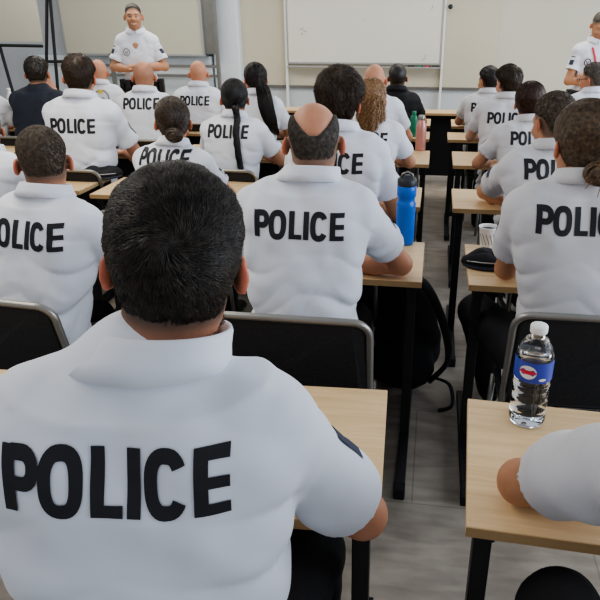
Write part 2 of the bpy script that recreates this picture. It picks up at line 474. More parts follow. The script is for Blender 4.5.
    g.add(f_ell((0, .072, .020), (.048, .022, .012)), .02, T=hT)
    g.add(f_cone((0, .088, .004), (0, .106, -.026), .008, .013), .012, T=hT)
    for sd in (-1, 1):
        g.add(f_ell((sd * .014, .095, -.030), (.009, .009, .007)), .006, T=hT)
        g.add(f_ell((sd * .030, .098, .000), (.016, .012, .010)), .008, 'd', T=hT)
        g.add(f_ell((sd * .035, .072, -.03), (.022, .02, .018)), .02, T=hT)
        Re = np.array(Matrix.Rotation(sd * .6, 3, 'Z') @ Matrix.Rotation(-.15, 3, 'X'))
        g.add(f_ell((sd * .084, -.012, -.008), (.0078, .0175, .030), Re), .006, T=hT)
        g.add(f_ell((sd * .090, .000, -.004), (.006, .010, .016), Re), .004, 'd', T=hT)
    g.add(f_ell((0, .088, -.058), (.022, .010, .006)), .006, T=hT)
    g.add(f_ell((0, .086, -.069), (.018, .010, .007)), .006, T=hT)
    P, Q = g.mesh(); me = from_np('body', P, Q)
    # vertex colours
    Rn = np.array(Rh); hl = (P - HC) @ Rn / hs
    col = np.tile(np.array([*skin, 1.0]), (len(P), 1))
    sc = np.array(skin)
    def blend(mask, c, a=1.0):
        m_ = np.clip(mask * a, 0, 1)[:, None]; col[:, :3] = col[:, :3] * (1 - m_) + np.array(c) * m_
    x, y, z = hl[:, 0], hl[:, 1], hl[:, 2]
    inhead = sstep(-.13, -.1, z)
    ears = sstep(.079, .086, np.abs(x)) * (np.abs(z + .01) < .05) * (np.abs(y) < .05)
    blend(ears, np.array([sc[0] * 1.08, sc[1] * .62, sc[2] * .6]), .8)  # red tint imitates light shining through the ears
    zh = np.interp(y, HZ_Y, [-.062, -.060, -.052, .012, .028, .045, .076, .096])
    stub = {'dark': (.06, .045, .035), 'brown': (.09, .06, .04), 'black': (.04, .03, .025), 'grey': (.16, .12, .095), 'buzz': (.11, .075, .055)}.get(hcol, (.1, .07, .05))
    if hair in ('short', 'buzz', 'ring', 'stubble'):
        m_ = sstep(-.022, .012, z - zh) * inhead * (1 - ears) * (z > -.11)
        if hair == 'ring' or hair == 'stubble': m_ = m_ * (1 - bald_mask(x, y, z, bald))
        blend(m_, stub, {'short': .9, 'buzz': .85, 'ring': .75, 'stubble': .38}[hair])
    lip = (np.abs(x) < .024) * (np.abs(z + .063) < .009) * (y > .08)
    blend(lip.astype(float), (sc[0] * .75, sc[1] * .5, sc[2] * .5), .8)
    brow = (np.abs(np.abs(x) - .030) < .017) * (np.abs(z - .021 + .1 * (np.abs(x) - .03)) < .004) * (y > .07)
    blend(brow.astype(float), stub, .9)
    beard = sstep(-.03, -.06, z) * (y > .02) * inhead * (1 - lip)
    if not female: blend(beard, sc * .6, .35)
    a = me.color_attributes.new('Col', 'FLOAT_COLOR', 'POINT'); a.data.foreach_set('color', col.astype(np.float32).ravel())
    body = link('body', me, M['skin'], root, True)
    def hw(p):   # head local to person local
        return V(HC + Rn @ (np.array(p) * hs))
    # eyes
    for sd in (-1, 1):
        bm = bmesh.new(); bmesh.ops.create_uvsphere(bm, u_segments=12, v_segments=8, radius=.0105 * hs, matrix=Matrix.Translation(hw((sd * .030, .080, .001))))
        e = bm_obj('eye', bm, M['eye'], root, True)
        bm = bmesh.new(); bmesh.ops.create_uvsphere(bm, u_segments=10, v_segments=6, radius=.0068 * hs, matrix=Matrix.Translation(hw((sd * .030, .0855, .000))))
        bm_obj('iris', bm, M['iris'], e, True)
    if smile:
        bm = bmesh.new()
        tube(bm, [hw((x_, .0965 - abs(x_) * .35, -.066 + 12 * x_ * x_)) for x_ in np.linspace(-.022, .022, 9)], .0032, 6)
        bm_obj('teeth', bm, M['teeth'], root, True)
    # ---------------- shirt
    sf = .012
    def torso(X, Yy, Z):
        z0 = Z - dz
        a_ = np.interp(z0, TZ, TA * W * (np.array([1.06, 1.02, .92, .86, .88, .94, .93, .92, .95]) if female else 1)); b_ = np.interp(z0, TZ, TB * (1 + .5 * (W - 1)))
        cy = lean * sstep(.46, 1.08, z0) - .004
        e = 2.5
        q = (np.abs(X / a_) ** e + np.abs((Yy - cy) / b_) ** e) ** (1 / e)
        d = (q - 1) * np.minimum(a_, b_)
        return np.maximum(d, np.maximum(z0 - 1.075, (.475 if not stand else .66) - z0)) + 0 * X
    g = Grid((min(-.30, el[-1][0] - .1, el[1][0] - .1), -.2, .43 + dz), (max(.30, el[1][0] + .1), max(.3, lean + .3, el[1][1] + .1, el[-1][1] + .1), 1.2 + dz), h * .9)
    g.add((torso, np.array([-.26, -.17, .44 + dz]), np.array([.26, .32, 1.10 + dz])), .02)
    for sd in (-1, 1):
        g.add(f_cone((sd * .045, lean + .0, 1.085 + dz), (sd * .158 * W, lean - .004, 1.035 + dz), .052, .056), .07)
        g.add(f_ell((sd * .08, lean - .062, .97 + dz), (.075, .05, .09)), .06)
    g.add(f_cone((0, lean + .008, 1.05 + dz), neck0 + np.array([0, .0, .015]), .07, nr * 1.08 + .006), .05)
    # folds
    sl, X, Yy, Z = g.sub(g.lo, g.lo + g.h * g.n)
    z0 = Z - dz
    mlow = .22 + .78 * sstep(1.0, .72, z0); side = sstep(.02, .16, np.abs(X))
    ph = noise3(X, Yy, Z, seed + 3, 7, 4)
    f1 = (1.6 * (1 - np.abs(np.sin(z0 * 27 + np.abs(X) * 13 + ph * 1.9))) ** 2 - .5) * (.35 + .65 * side) * mlow
    f2 = (1.6 * (1 - np.abs(np.sin(z0 * 15 - X * 15 + ph * 2.2 + 1.7))) ** 2 - .5) * mlow * sstep(.95, .7, z0)
    f3 = np.sin((X * 60 + z0 * 18 * np.sign(X) + ph * 3)) * sstep(.80, .98, z0) * .35 * sstep(.06, .13, np.abs(X))
    f4 = noise3(X, Yy, Z, seed + 11, 22, 5) * .8
    g.F[sl] += ((f1 * .0075 + f2 * .0050 + f3 * .0075 + f4 * .0055) * folds).astype(np.float32)
    for sd in (-1, 1):
        a, b = sh[sd], el[sd]; d = (b - a); L = np.linalg.norm(d); d = d / L
        fr = slen if sleeves else .98
        cut = a + d * L * fr
        fc, l1, h1 = f_cone(a - d * .0, b, .061, .060 if sleeves else .05)
        def sleeve(X, Yy, Z, fc=fc, d=d, cut=cut, a=a, sd=sd):
            pl = (X - cut[0]) * d[0] + (Yy - cut[1]) * d[1] + (Z - cut[2]) * d[2]
            along = (X - a[0]) * d[0] + (Yy - a[1]) * d[1] + (Z - a[2]) * d[2]
            fo = np.sin(along * 52 + noise3(X, Yy, Z, seed + 5 + sd, 16, 3) * 3) * .0030 * folds * sstep(.0, .08, along)
            out = fc(X, Yy, Z) - .006 * sstep(.1, .17, along) + fo
            return np.maximum(out, pl)
        g.add((sleeve, l1 - .01, h1 + .01), .016)
        if sleeves:
            fi, _, _ = f_cone(a, b, .050, .054)
            def inner(X, Yy, Z, fi=fi, d=d, cut=cut):
                pl = (X - cut[0]) * d[0] + (Yy - cut[1]) * d[1] + (Z - cut[2]) * d[2]
                return np.maximum(fi(X, Yy, Z), -(pl + .03))
            g.add((inner, l1, h1), .002, 'd')
    P, Q = g.mesh(); bvh = BVHTree.FromPolygons([V(p) for p in P], [tuple(q) for q in Q])
    me = from_np('shirt', P, Q)
    shirt_o = link('polo_shirt' if sleeves else 'jacket', me, M[shirt], root, True)
    # collar
    if collar:
        vs = []; fs = []; n = 40; prof = ((.000, -.012), (.001, .036), (.004, .045), (.009, .047), (.013, .042), (.020, .024), (.030, .004), (.024, .001), (.013, .018))
        gap = .20
        nd = (nb - neck0); nd /= np.linalg.norm(nd)
        for i in range(n + 1):
            th = math.pi / 2 + gap + (2 * math.pi - 2 * gap) * i / n
            fr = .5 + .5 * math.sin(th)          # 1 at the front
            for r_, z_ in prof:
                rr = nr * 1.1 + .007 + r_; cz = neck0[2] + .030 + z_ - .034 * fr + .004 * (1 - fr)
                tt = (cz - neck0[2])
                vs.append(V((math.cos(th) * rr * 1.03 + nd[0] * tt / max(nd[2], .3), neck0[1] + nd[1] * tt / max(nd[2], .3) + math.sin(th) * rr * 1.0, cz)))
        k = len(prof)
        for i in range(n):
            for j in range(k): fs.append((i * k + j, i * k + (j + 1) % k, (i + 1) * k + (j + 1) % k, (i + 1) * k + j))
        fs.append(tuple(range(k))); fs.append(tuple(n * k + j for j in range(k - 1, -1, -1)))
        pydata('collar', vs, fs, M[shirt], shirt_o, True)
    if text:
        wd, ht = .268 * tsc, .078 * tsc; zc = (1.005 if text is True else text) + dz
        vs, fs = project_quads(bvh, PQ, lambda u, v: (V(((u / PW - .5) * wd, -.8, zc + (v - .5) * ht)), V((0, 1, 0))))
        o = pydata('police_lettering', vs, fs, M['ink'], shirt_o, True); o['label'] = 'bold black letters reading POLICE'
    if patch and sleeves:
        for sd in (-1, 1):
            a, b = sh[sd], el[sd]; c = a + (b - a) * .30
            qs = []; rect(-.022, -.05, .022, .03, qs)
            dd = V(b - a).normalized()
            sidev = V((sd, .75, .15)).normalized(); ax = dd.cross(sidev).normalized()
            vs, fs = project_quads(bvh, qs, lambda u, v: (V(c) + sidev * .3 + ax * u - dd * v, -sidev))
            if fs: pydata('sleeve_badge', vs, fs, M['patch'], shirt_o, True)
    # ---------------- trousers and shoes
    h2 = max(h * 1.3, .011)
    if stand: g = Grid((-.3, -.25, .03), (.3, .25, .75 + dz), h2)
    else: g = Grid((-.45, -.25, .03), (.45, .62, .66), h2)
    g.add(f_ell((0, .01, .545 + (.36 if stand else 0)), (.178, .135, .115)), .03)
    for sd in (-1, 1):
        kn = np.array((knees or {}).get(sd, (sd * .11, .44, .50))) if not stand else np.array([sd * .11, .02, .50])
        hipp = np.array([sd * .095, .03, .545]) if not stand else np.array([sd * .09, 0, .90])
        an = np.array((ank or {}).get(sd, (kn[0] * 1.05, kn[1] - .02, .09))) if not stand else np.array([sd * .13, -.01, .09])
        g.add(f_cone(hipp, kn, .092, .07), .03); g.add(f_cone(kn, an, .068, .055), .02)
    if stand: g.add(f_ell((0, .01, 1.0), (.165, .122, .07)), .04)
    sl, X, Yy, Z = g.sub(g.lo, g.lo + g.h * g.n)
    g.F[sl] += (noise3(X, Yy, Z, seed + 31, 30, 5) * .004).astype(np.float32)
    P, Q = g.mesh(); link('trousers', from_np('trousers', P, Q), M['blackcloth'] if shirt != 'navy' else M['navy'], root, True)
    for sd in (-1, 1):
        kn = np.array((knees or {}).get(sd, (sd * .11, .44, .50))) if not stand else np.array([sd * .11, .02, .50])
        an = np.array((ank or {}).get(sd, (kn[0] * 1.05, kn[1] - .02, .09))) if not stand else np.array([sd * .13, -.01, .09])
        bm = bmesh.new()
        tube(bm, [an + V3(0, -.05, -.035), an + V3(0, .0, -.03), an + V3(0, .08, -.042), an + V3(0, .17, -.052), an + V3(0, .2, -.056)], .05, 12, radii=[.030, .048, .044, .040, .018], flat=.75)
        bm_obj('shoe', bm, M['shoe'], root, True)
    # ---------------- hair
    hm = HM[hcol]
    if hair not in ('none', 'stubble'):
        tops = T
        def hairf(x, y, z):
            zh = np.interp(y, HZ_Y, [-.062, -.060, -.052, .012, .028, .045, .076, .096])
            if hair in ('tied', 'long'): zh = np.interp(y, HZ_Y, [-.062, -.062, -.055, -.02, .015, .045, .07, .09])
            f = smin(smin(sk[0][0](x, y, z), sk[1][0](x, y, z), .03), f_cone((0, -.022, -.05), (0, -.03, -.13), nr / hs, nr / hs)[0](x, y, z), .03)
            up = sstep(-.05, .10, z)
            t = -.006 + (.006 + tops * (.30 + .70 * up)) * sstep(-.010, .040, z - zh)
            ear = np.exp(-((y + .008) / .032) ** 2 - ((z + .012) / .040) ** 2) * (np.abs(x) > .04)
            if hair in ('short', 'buzz', 'ring'): t = t - ear * .018
            if hair == 'ring': t = t - (tops + .008) * bald_mask(x, y, z, bald)
            amp = {'short': .16, 'buzz': .12, 'ring': .12, 'tied': .10, 'long': .25}[hair] * tops
            t = t + noise3(x, y, z, seed + 41, 75, 6) * amp * (t > 0)
            return np.maximum(f - t, (zh - .012) - z)
        hh = h * .55
        R = .16
        g = Grid(HC - R, HC + R, hh)
        g.add((hairf, np.array([-.12, -.14, -.13]), np.array([.12, .13, .15])), 0, T=hT)
        P, Q = g.mesh()
        ho = link('hair', from_np('hair', P, Q), hm, root, True)
        if strandsn:
            hb = BVHTree.FromPolygons([V(p) for p in P], [tuple(q) for q in Q])
            rr = random.Random(seed); sel = []
            hcv = V(HC); Rm = Matrix(Rn.tolist())
            Rt = Rm.transposed()
            cen = P[Q].mean(1)
            while len(sel) < strandsn:
                i = rr.randrange(len(Q)); c = V(cen[i])
                l = Rt @ (c - hcv)
                d = abs(math.sqrt((l.x / .074) ** 2 + ((l.y + .012) / .094) ** 2 + ((l.z - .025) / .091) ** 2))
                if (l.z > -.02 and d < .98) or l.z < -.060: continue
                sel.append(c)
            if hair in ('short', 'buzz', 'ring'):
                cr = V((.008, -.060, .085)); ln = (.0085 if hair == 'short' else .004) * (T / .018) ** .5 * hlen
                if hair == 'short' and seed == 1: cr = V((.004, -.088, .052))
                rv = [(rr.uniform(-.35, .35), rr.uniform(-.3, .3), rr.uniform(.6, 1.25), rr.uniform(.15, .55)) for _ in sel]
                def step(p, i, k):
                    loc, nrm, _, _ = hb.find_nearest(p)
                    if loc is None: return None
                    n = nrm.normalized(); l = Rt @ (p - hcv)
                    if n.dot(p - hcv) < 0: n = -n
                    a = Rm @ (l - cr); a = a - n * a.dot(n)
                    if a.length < 1e-4: a = n.orthogonal()
                    dist = a.length; a.normalize(); sw = n.cross(a)
                    w = rv[i]
                    d = a + sw * (.9 * math.exp(-dist / .04) + w[0] * hlen) + V((0, 0, -.2)) * (dist > .05)
                    d = (d - n * d.dot(n)).normalized()
                    return loc + d * ln * w[2] * 1.0 + n * (.0012 + .0014 * k * w[3] * hlen * hlen * (T / .018))
                strands('hair_strands', sel, step, 3, .0009 * hs * (1.0 if h < .007 else 1.6), hm, ho)
            else:
                tie = V(bald if bald else (0, -.10, -.04))
                rv = [rr.uniform(-.15, .15) for _ in sel]
                def step(p, i, k):
                    loc, nrm, _, _ = hb.find_nearest(p)
                    n = nrm.normalized()
                    if n.dot(p - hcv) < 0: n = -n
                    l = Rt @ (p - hcv); a = Rm @ (tie - l)
                    if a.length < .02 : return None
                    if l.y > tie.y + .05 : a = a + Rm @ V((0, -.03, 0))
                    a = a - n * a.dot(n); a.normalize(); a = (a + n.cross(a) * rv[i])
                    return loc + a * .014 + n * .0012
                strands('hair_strands', sel, step, 4, .0011 * (1.0 if h < .007 else 1.6), hm, ho)
    if glasses:
        bm = bmesh.new()
        for sd in (-1, 1):
            tube(bm, [hw((sd * .032 + .02 * math.cos(a_), .105, .0 + .015 * math.sin(a_))) for a_ in np.linspace(0, 6.2832, 17)[:-1]], .0022, 6, closed=True)
            tube(bm, [hw((sd * .052, .104, .004)), hw((sd * .078, .06, .006)), hw((sd * .081, -.01, .01))], .0024, 6)
        tube(bm, [hw((-.012, .108, .002)), hw((.012, .108, .002))], .002, 6)
        bm_obj('glasses', bm, M['ink'], root, True)
    root['_k'] = 0; del root['_k']
    return dict(root=root, HC=HC, Rn=Rn, hw=hw, bvh=bvh, shirt=shirt_o, s=s, lean=lean, dz=dz, hm=hm, sh=sh, el=el, ha=ha)
def V3(*a): return np.array(a, float)
def bald_mask(x, y, z, b):
    """crown area without hair; b = (half width at top, how far down the back)"""
    if b is None: return 0 * x + 0 * z
    w, zb = b[0], b[1]
    if w > .2: return 1 + 0 * x + 0 * z + 0 * y
    ww = w * sstep(zb - .01, .10, z) ** .6
    back = sstep(-.10, -.02, y) * 0 + 1
    return (1 - sstep(.75, 1.1, np.abs(x) / (ww + 1e-4))) * sstep(zb, zb + .02, z) * back

def tail(pd, pts, radii, name='ponytail', n=700, wav=.004, seed=0, m=None, curl=0, rs=.0014):
    """bundle of long hairs along a path given in person space"""
    r = random.Random(seed); pts = [V(p) for p in pts]; N = len(pts)
    bm = bmesh.new(); tube(bm, pts, .02, 12, radii=[q * .85 for q in radii])
    base = bm_obj(name, bm, m or pd['hm'], pd['root'], True)
    vs = []; fs = []
    def at(t):
        f = t * (N - 1); i = min(int(f), N - 2); f -= i
        return pts[i].lerp(pts[i + 1], f), radii[i] * (1 - f) + radii[i + 1] * f, (pts[i + 1] - pts[i]).normalized()
    for q in range(n):
        a = r.uniform(0, 6.283); rad = r.uniform(.75, 1.12); t0 = r.uniform(0, .25); t1 = r.uniform(.8, 1.04)
        ph = r.uniform(0, 6.28); fr = r.uniform(6, 11); K = 14 if curl else 9; b0 = len(vs)
        tw = r.uniform(-.6, .6)
        for k in range(K + 1):
            t = min(t0 + (t1 - t0) * k / K, 1.03); c, R, d = at(min(t, 1)); c = c + d * max(0, t - 1) * .3
            s_ = d.cross(V((0, 1, 0.1))).normalized(); w_ = d.cross(s_)
            A = a + tw * t + (wav / .004 * .12) * math.sin(t * fr + ph)
            rr = R * rad + curl * math.sin(t * 30 + ph)
            p = c + s_ * math.cos(A) * rr + w_ * math.sin(A) * rr + s_ * curl * math.cos(t * 30 + ph)
            w = rs * (1 - .6 * k / K)
            for g_ in (0, 2.094, 4.188): vs.append(p + s_ * w * math.cos(g_) + w_ * w * math.sin(g_))
        for k in range(K):
            for g_ in range(3):
                h_ = (g_ + 1) % 3; fs.append((b0 + k * 3 + g_, b0 + k * 3 + h_, b0 + k * 3 + 3 + h_, b0 + k * 3 + 3 + g_))
    link('loose_strands', from_np('ls', np.array([tuple(v) for v in vs]), np.array(fs)), m or pd['hm'], base, True)
    return base
def bun(pd, c, r, sq=(1, .8, .85), seed=0, n=26):
    rr = random.Random(seed); bm = bmesh.new()
    bmesh.ops.create_uvsphere(bm, u_segments=20, v_segments=14, radius=r * .9, matrix=Matrix.Translation(c) @ Matrix.Diagonal((*sq, 1)))
    for q in range(n):
        a0 = rr.uniform(0, 6.28); tilt = rr.uniform(-.8, .8); R = r * rr.uniform(.55, 1.0)
        pts = []
        for k in range(14):
            a = a0 + k / 13 * rr.uniform(3.4, 3.6)
            p = V((math.cos(a) * R, -math.sqrt(max(0, r * r - R * R)) * .8, math.sin(a) * R)); p.rotate(Euler((tilt * .4, 0, tilt * .4)))
            pts.append(V(c) + V((p.x * sq[0], p.y * sq[1], p.z * sq[2])))
        tube(bm, pts, r * .12, 6, radii=[r * .14 * (1 - .7 * abs(k / 13 - .5)) for k in range(14)])
    return bm_obj('hair_bun', bm, pd['hm'], pd['root'], True)

# ------------------------------------------------------------------ room
def struct(name, bm, m, kind='structure', bevel=0):
    o = bm_obj(name, bm, m, None, False, bevel); o['kind'] = kind; return o
def sbox(name, lo, hi, m, bevel=0):
    bm = bmesh.new(); box(bm, lo, hi); return struct(name, bm, m, bevel=bevel)
WY = 8.8
sbox('floor', (-7.5, -1.6, -.05), (4.2, WY, 0), M['floor'])
sbox('wall_front', (-7.5, WY, 0), (4.2, WY + .12, 2.9), M['wall'])
sbox('wall_left', (-7.6, -1.6, 0), (-7.5, WY + .12, 2.9), M['wall_cool'])
sbox('baseboard_front', (-7.5, WY - .015, 0), (4.2, WY, .09), M['frame'])
# projection panel and the pale dado below it, column, cool wall part to the left
sbox('trim_1', (-2.66, WY - .04, .80), (.73, WY, 2.9), M['panel'])
sbox('trim_2', (-2.66, WY - .055, .765), (.73, WY, .80), M['metal'])
sbox('trim_3', (-2.66, WY - .012, .09), (.73, WY, .765), M['wall_cool'])
sbox('trim_4', (-2.97, WY - .16, 0), (-2.60, WY, 2.9), M['column'], .02)
sbox('trim_5', (-7.5, WY - .02, .09), (-2.97, WY, 2.9), M['wall_cool'])

# central whiteboard on posts
wb = empty('whiteboard', (-.965, WY - .1, 0)); tag(wb, 'wide white marker board between two slim posts on the front wall', 'whiteboard')
bm = bmesh.new(); box(bm, (-.99, -.01, 1.10), (.99, .015, 2.45)); bm_obj('writing_surface', bm, M['board'], wb)
bm = bmesh.new()
for lo, hi in (((-1.0, -.018, 1.075), (1.0, .02, 1.10)), ((-1.0, -.018, 1.10), (-.985, .02, 2.47)), ((.985, -.018, 1.10), (1.0, .02, 2.47)), ((-.985, -.018, 2.45), (.985, .02, 2.47))): box(bm, lo, hi)
bm_obj('frame', bm, M['frame'], wb, bevel=.003)
bm = bmesh.new(); box(bm, (-1.0, -.09, 1.035), (1.0, .0, 1.05)); box(bm, (-1.0, -.095, 1.035), (1.0, -.085, 1.055)); bm_obj('tray', bm, M['frame'], wb, bevel=.002)
for x in (-1.02, 1.02):
    bm = bmesh.new(); box(bm, (x - .014, .0, .0), (x + .014, .05, 2.6)); bm_obj('post', bm, M['white'], wb)
bm = bmesh.new(); bmesh.ops.create_uvsphere(bm, u_segments=12, v_segments=8, radius=.03, matrix=Matrix.Translation((1.08, -.03, 1.755))); bm_obj('knob', bm, M['darkcap'], wb, True)
for (x, z, l, a) in ((-.80, 1.5, .06, .4), (-.76, 1.47, .05, -.3), (-.80, 1.44, .03, .9), (.78, 1.14, .05, .5), (.80, 1.18, .03, 1.3), (.45, 1.9, .03, .7), (.0, 1.6, .02, .1), (.86, 1.75, .05, 1.2)):
    bm = bmesh.new(); tube(bm, [(x - l / 2 * math.cos(a), -.0115, z - l / 2 * math.sin(a)), (x, -.0115, z + .004), (x + l / 2 * math.cos(a), -.0115, z + l / 2 * math.sin(a))], .003, 5)
    bm_obj('pen_mark', bm, M['cupink'], wb)
for i, (dx, k, nm) in enumerate(((.62, 'ink', 'black'), (.73, 'green', 'green'), (.83, 'red', 'red'), (.93, 'ink', 'black'))):
    p = empty('marker_pen', (-.965 + dx, WY - .15, 1.058))
    tag(p, {0: 'black marker pen at the left end of the pens on the whiteboard tray', 1: 'green marker pen on the whiteboard tray', 2: 'red marker pen on the whiteboard tray', 3: 'black marker pen at the right end of the whiteboard tray'}[i], 'marker pen', 'marker pens on the whiteboard tray')
    bm = bmesh.new(); tube(bm, [(-.035, 0, 0), (.03, 0, 0)], .009, 10); bm_obj('barrel', bm, M[k], p, True)
    bm = bmesh.new(); tube(bm, [(.03, 0, 0), (.05, 0, 0)], .0095, 10); bm_obj('cap', bm, M['ink'], p, True)

# left rolling board
mb = empty('rolling_board', (0, 8.45, 0)); tag(mb, 'large beige board on a grey wheeled stand behind the standing instructor', 'board')
a = at_y(68, 53, 8.45); b = at_y(203, 56, 8.45)
bm = bmesh.new(); box(bm, (a.x, -.01, a.z), (b.x, .02, 2.5)); bm_obj('panel', bm, M['boardl'], mb)
bm = bmesh.new()
for lo, hi in (((a.x - .03, -.02, a.z - .03), (b.x + .03, .03, a.z)), ((a.x - .035, -.02, a.z), (a.x, .03, 2.55)), ((b.x, -.02, a.z), (b.x + .03, .03, 2.55))): box(bm, lo, hi)
bm_obj('frame', bm, M['frame'], mb, bevel=.003)
for x in (at_y(71, 60, 8.45).x, at_y(112, 60, 8.45).x, at_y(218, 60, 8.45).x):
    bm = bmesh.new(); box(bm, (x - .02, -.03, .06), (x + .02, .02, a.z if x < b.x else 2.5)); bm_obj('post', bm, M['metal'], mb)
    bm = bmesh.new(); box(bm, (x - .02, -.3, .045), (x + .02, .25, .08)); bm_obj('foot', bm, M['metal'], mb)
for z in (1.05, .93):
    bm = bmesh.new(); box(bm, (a.x - .03, -.02, z - .02), (at_y(218, 60, 8.45).x, .02, z + .015)); bm_obj('crossbar', bm, M['metal'], mb)
bm = bmesh.new(); box(bm, (b.x + .03, .03, a.z), (at_y(218, 60, 8.45).x - .01, .045, 2.5)); bm_obj('side_panel', bm, M['metal'], mb)
# added white block, its colour standing in for daylight reflected behind the board
sb = empty('daylight_block', (0, WY - .02, 0)); tag(sb, 'added pale block for the daylight ledge low on the wall behind the wheeled stand', 'reflection')
bm = bmesh.new(); box(bm, (-5.6, -.20, 1.05), (-3.0, 0, 1.16)); bm_obj('daylight_band', bm, M['column'], sb, bevel=.01)
bm = bmesh.new(); box(bm, (-5.6, -.16, .10), (-3.0, 0, 1.05)); bm_obj('daylight_base', bm, M['column'], sb)

# flip chart
fc = empty('flip_chart', (0, 7.2, 0)); tag(fc, 'beige paper flip chart on a black folding easel, far left', 'flip chart')
def L72(u, v, Y=7.2): p = at_y(u, v, Y); return V((p.x, p.y - 7.2, p.z))
p0 = L72(-60, 44); p1 = L72(44, 46)
bm = bmesh.new(); box(bm, (p0.x, -.01, p0.z + .03), (p1.x, .01, 2.2)); bm_obj('paper_pad', bm, M['paper'], fc)
bm = bmesh.new(); tube(bm, [(p0.x, -.03, p0.z), (p1.x, -.03, p1.z)], .017, 8); bm_obj('tray', bm, M['darkmetal'], fc)
def floorpt(u, v, Y): 
    p = L72(u, v, Y); return p
tl = L72(47, -10); bl = L72(48, 62); 
for (t, b_) in ((L72(47, -15), L72(46.5, 62)), (L72(49, -15), L72(55.5, 62)), (L72(0, 47), L72(10, 82))):
    d = (b_ - t); k = (0.0 - t.z) / d.z; e = t + d * k
    bm = bmesh.new(); tube(bm, [t, e], .018, 8); bm_obj('leg', bm, M['darkmetal'], fc)
bm = bmesh.new(); tube(bm, [L72(45, 61.5), L72(65, 61.5)], .017, 8); bm_obj('brace', bm, M['darkmetal'], fc)

# ------------------------------------------------------------------ tables
def make_table(x0, x1, y0, y1, label, rz=0, foot=.28, panel=False, z=.74):
    cx, cy = (x0 + x1) / 2, (y0 + y1) / 2; w, d = x1 - x0, y1 - y0
    t = empty('classroom_table', (cx, cy, 0), rz); tag(t, label, 'table', 'beech classroom tables in rows')
    bm = bmesh.new(); box(bm, (-w / 2, -d / 2, z - .024), (w / 2, d / 2, z)); top = bm_obj('tabletop', bm, M['wood'], t, bevel=.002)
    bm = bmesh.new(); box(bm, (-w / 2, -d / 2 - .0015, z - .023), (w / 2, -d / 2 - .0002, z - .001)); bm_obj('edge_band', bm, M['woodedge'], top)
    for sx in (-1, 1):
        x = sx * (w / 2 - .038)
        bm = bmesh.new(); box(bm, (x - .018, -d / 2 + .05, .04), (x + .018, -d / 2 + .10, z - .06)); bm_obj('leg', bm, M['darkmetal'], t, bevel=.003)
        bm = bmesh.new(); box(bm, (x - .019, -d / 2 + .08 - foot - .06, .003), (x + .019, d / 2 - .03, .042)); ft = bm_obj('foot', bm, M['darkmetal'], t, bevel=.003)
        bm = bmesh.new(); box(bm, (x - .021, -d / 2 - foot - .02, .0), (x + .021, -d / 2 - foot + .03, .045)); bm_obj('foot_cap', bm, M['ink'], ft, bevel=.004)
        bm = bmesh.new(); box(bm, (x - .02, -d / 2 + .03, z - .06), (x + .02, d / 2 - .03, z - .024)); bm_obj('bracket', bm, M['darkmetal'], t, bevel=.002)
    bm = bmesh.new(); box(bm, (-w / 2 + .06, -.02, z - .065), (w / 2 - .06, .02, z - .026)); bm_obj('crossbar', bm, M['darkmetal'], t)
    if panel:
        bm = bmesh.new(); box(bm, (-w / 2 + .06, d / 2 - .04, .05), (w / 2 - .06, d / 2 - .02, z - .03)); bm_obj('modesty_panel', bm, M['darkmetal'], t)
    return t
rowsY = [(.90, 1.372), (2.11, 2.56), (3.11, 3.52), (4.15, 4.63), (5.12, 5.48), (5.82, 6.25)]
ords = ['front of the camera, nearest', 'second nearest', 'third nearest', 'fourth nearest', 'fifth nearest', 'farthest']
xl = [-.066, -.010, -.046, -.018, -.032, -.034]; xr = [.112, .156, .118, .138, .114, .155]
for i, (y0, y1) in enumerate(rowsY):
    w = 1.78
    names_l = ['beech table under the elbow of the nearest officer with thick dark hair', 'beech table with the blue drinking bottle, in front of the balding officer', 'beech table by the aisle in front of the dark-haired officer in the third row',
               'beech table carrying the rose metal bottle', 'beech table left of the aisle just beyond the rose metal bottle', 'left aisle table nearest to the long front desk']
    names_r = ['beech table carrying the clear water bottle', 'beech table carrying the paper cup and black cap', 'beech table right of the aisle under the forearm of the crew-cut officer',
               'beech table right of the aisle before the woman with the dark red-brown bob', 'beech table right of the aisle before the officer with tousled brown hair', 'right aisle table nearest to the long front desk']
    make_table(xl[i] - w, xl[i], y0 - (.04 if i == 0 else 0), y1 - (.04 if i == 0 else 0), names_l[i], rz=(.045 if i == 0 else 0))
    make_table(xr[i], xr[i] + w, y0 - (.02 if i == 0 else 0), y1 - (.05 if i == 0 else 0), names_r[i], rz=(-.045 if i == 0 else 0))
lt = {2: 'beech table at left with a black cap lying on it', 3: 'left-hand beech table in front of the officer beyond the cap table', 4: 'left-hand beech table before the man in the dark jacket', 5: 'left-hand beech table nearest the instructor'}
for i, l in lt.items():
    y0, y1 = rowsY[i]
    make_table(-3.72 - (.7 if i == 5 else 0), -1.92, y0 + (.06 if i == 2 else 0), y1 + (.08 if i == 2 else 0), l)
make_table(-3.72, -1.92, 2.11, 2.56, 'leftmost beech table in front of the left officer of the second row')
fd = make_table(-1.6, 1.9, 6.66, 6.95, 'long beech front desk with dark panel across the room', panel=True, foot=.05)

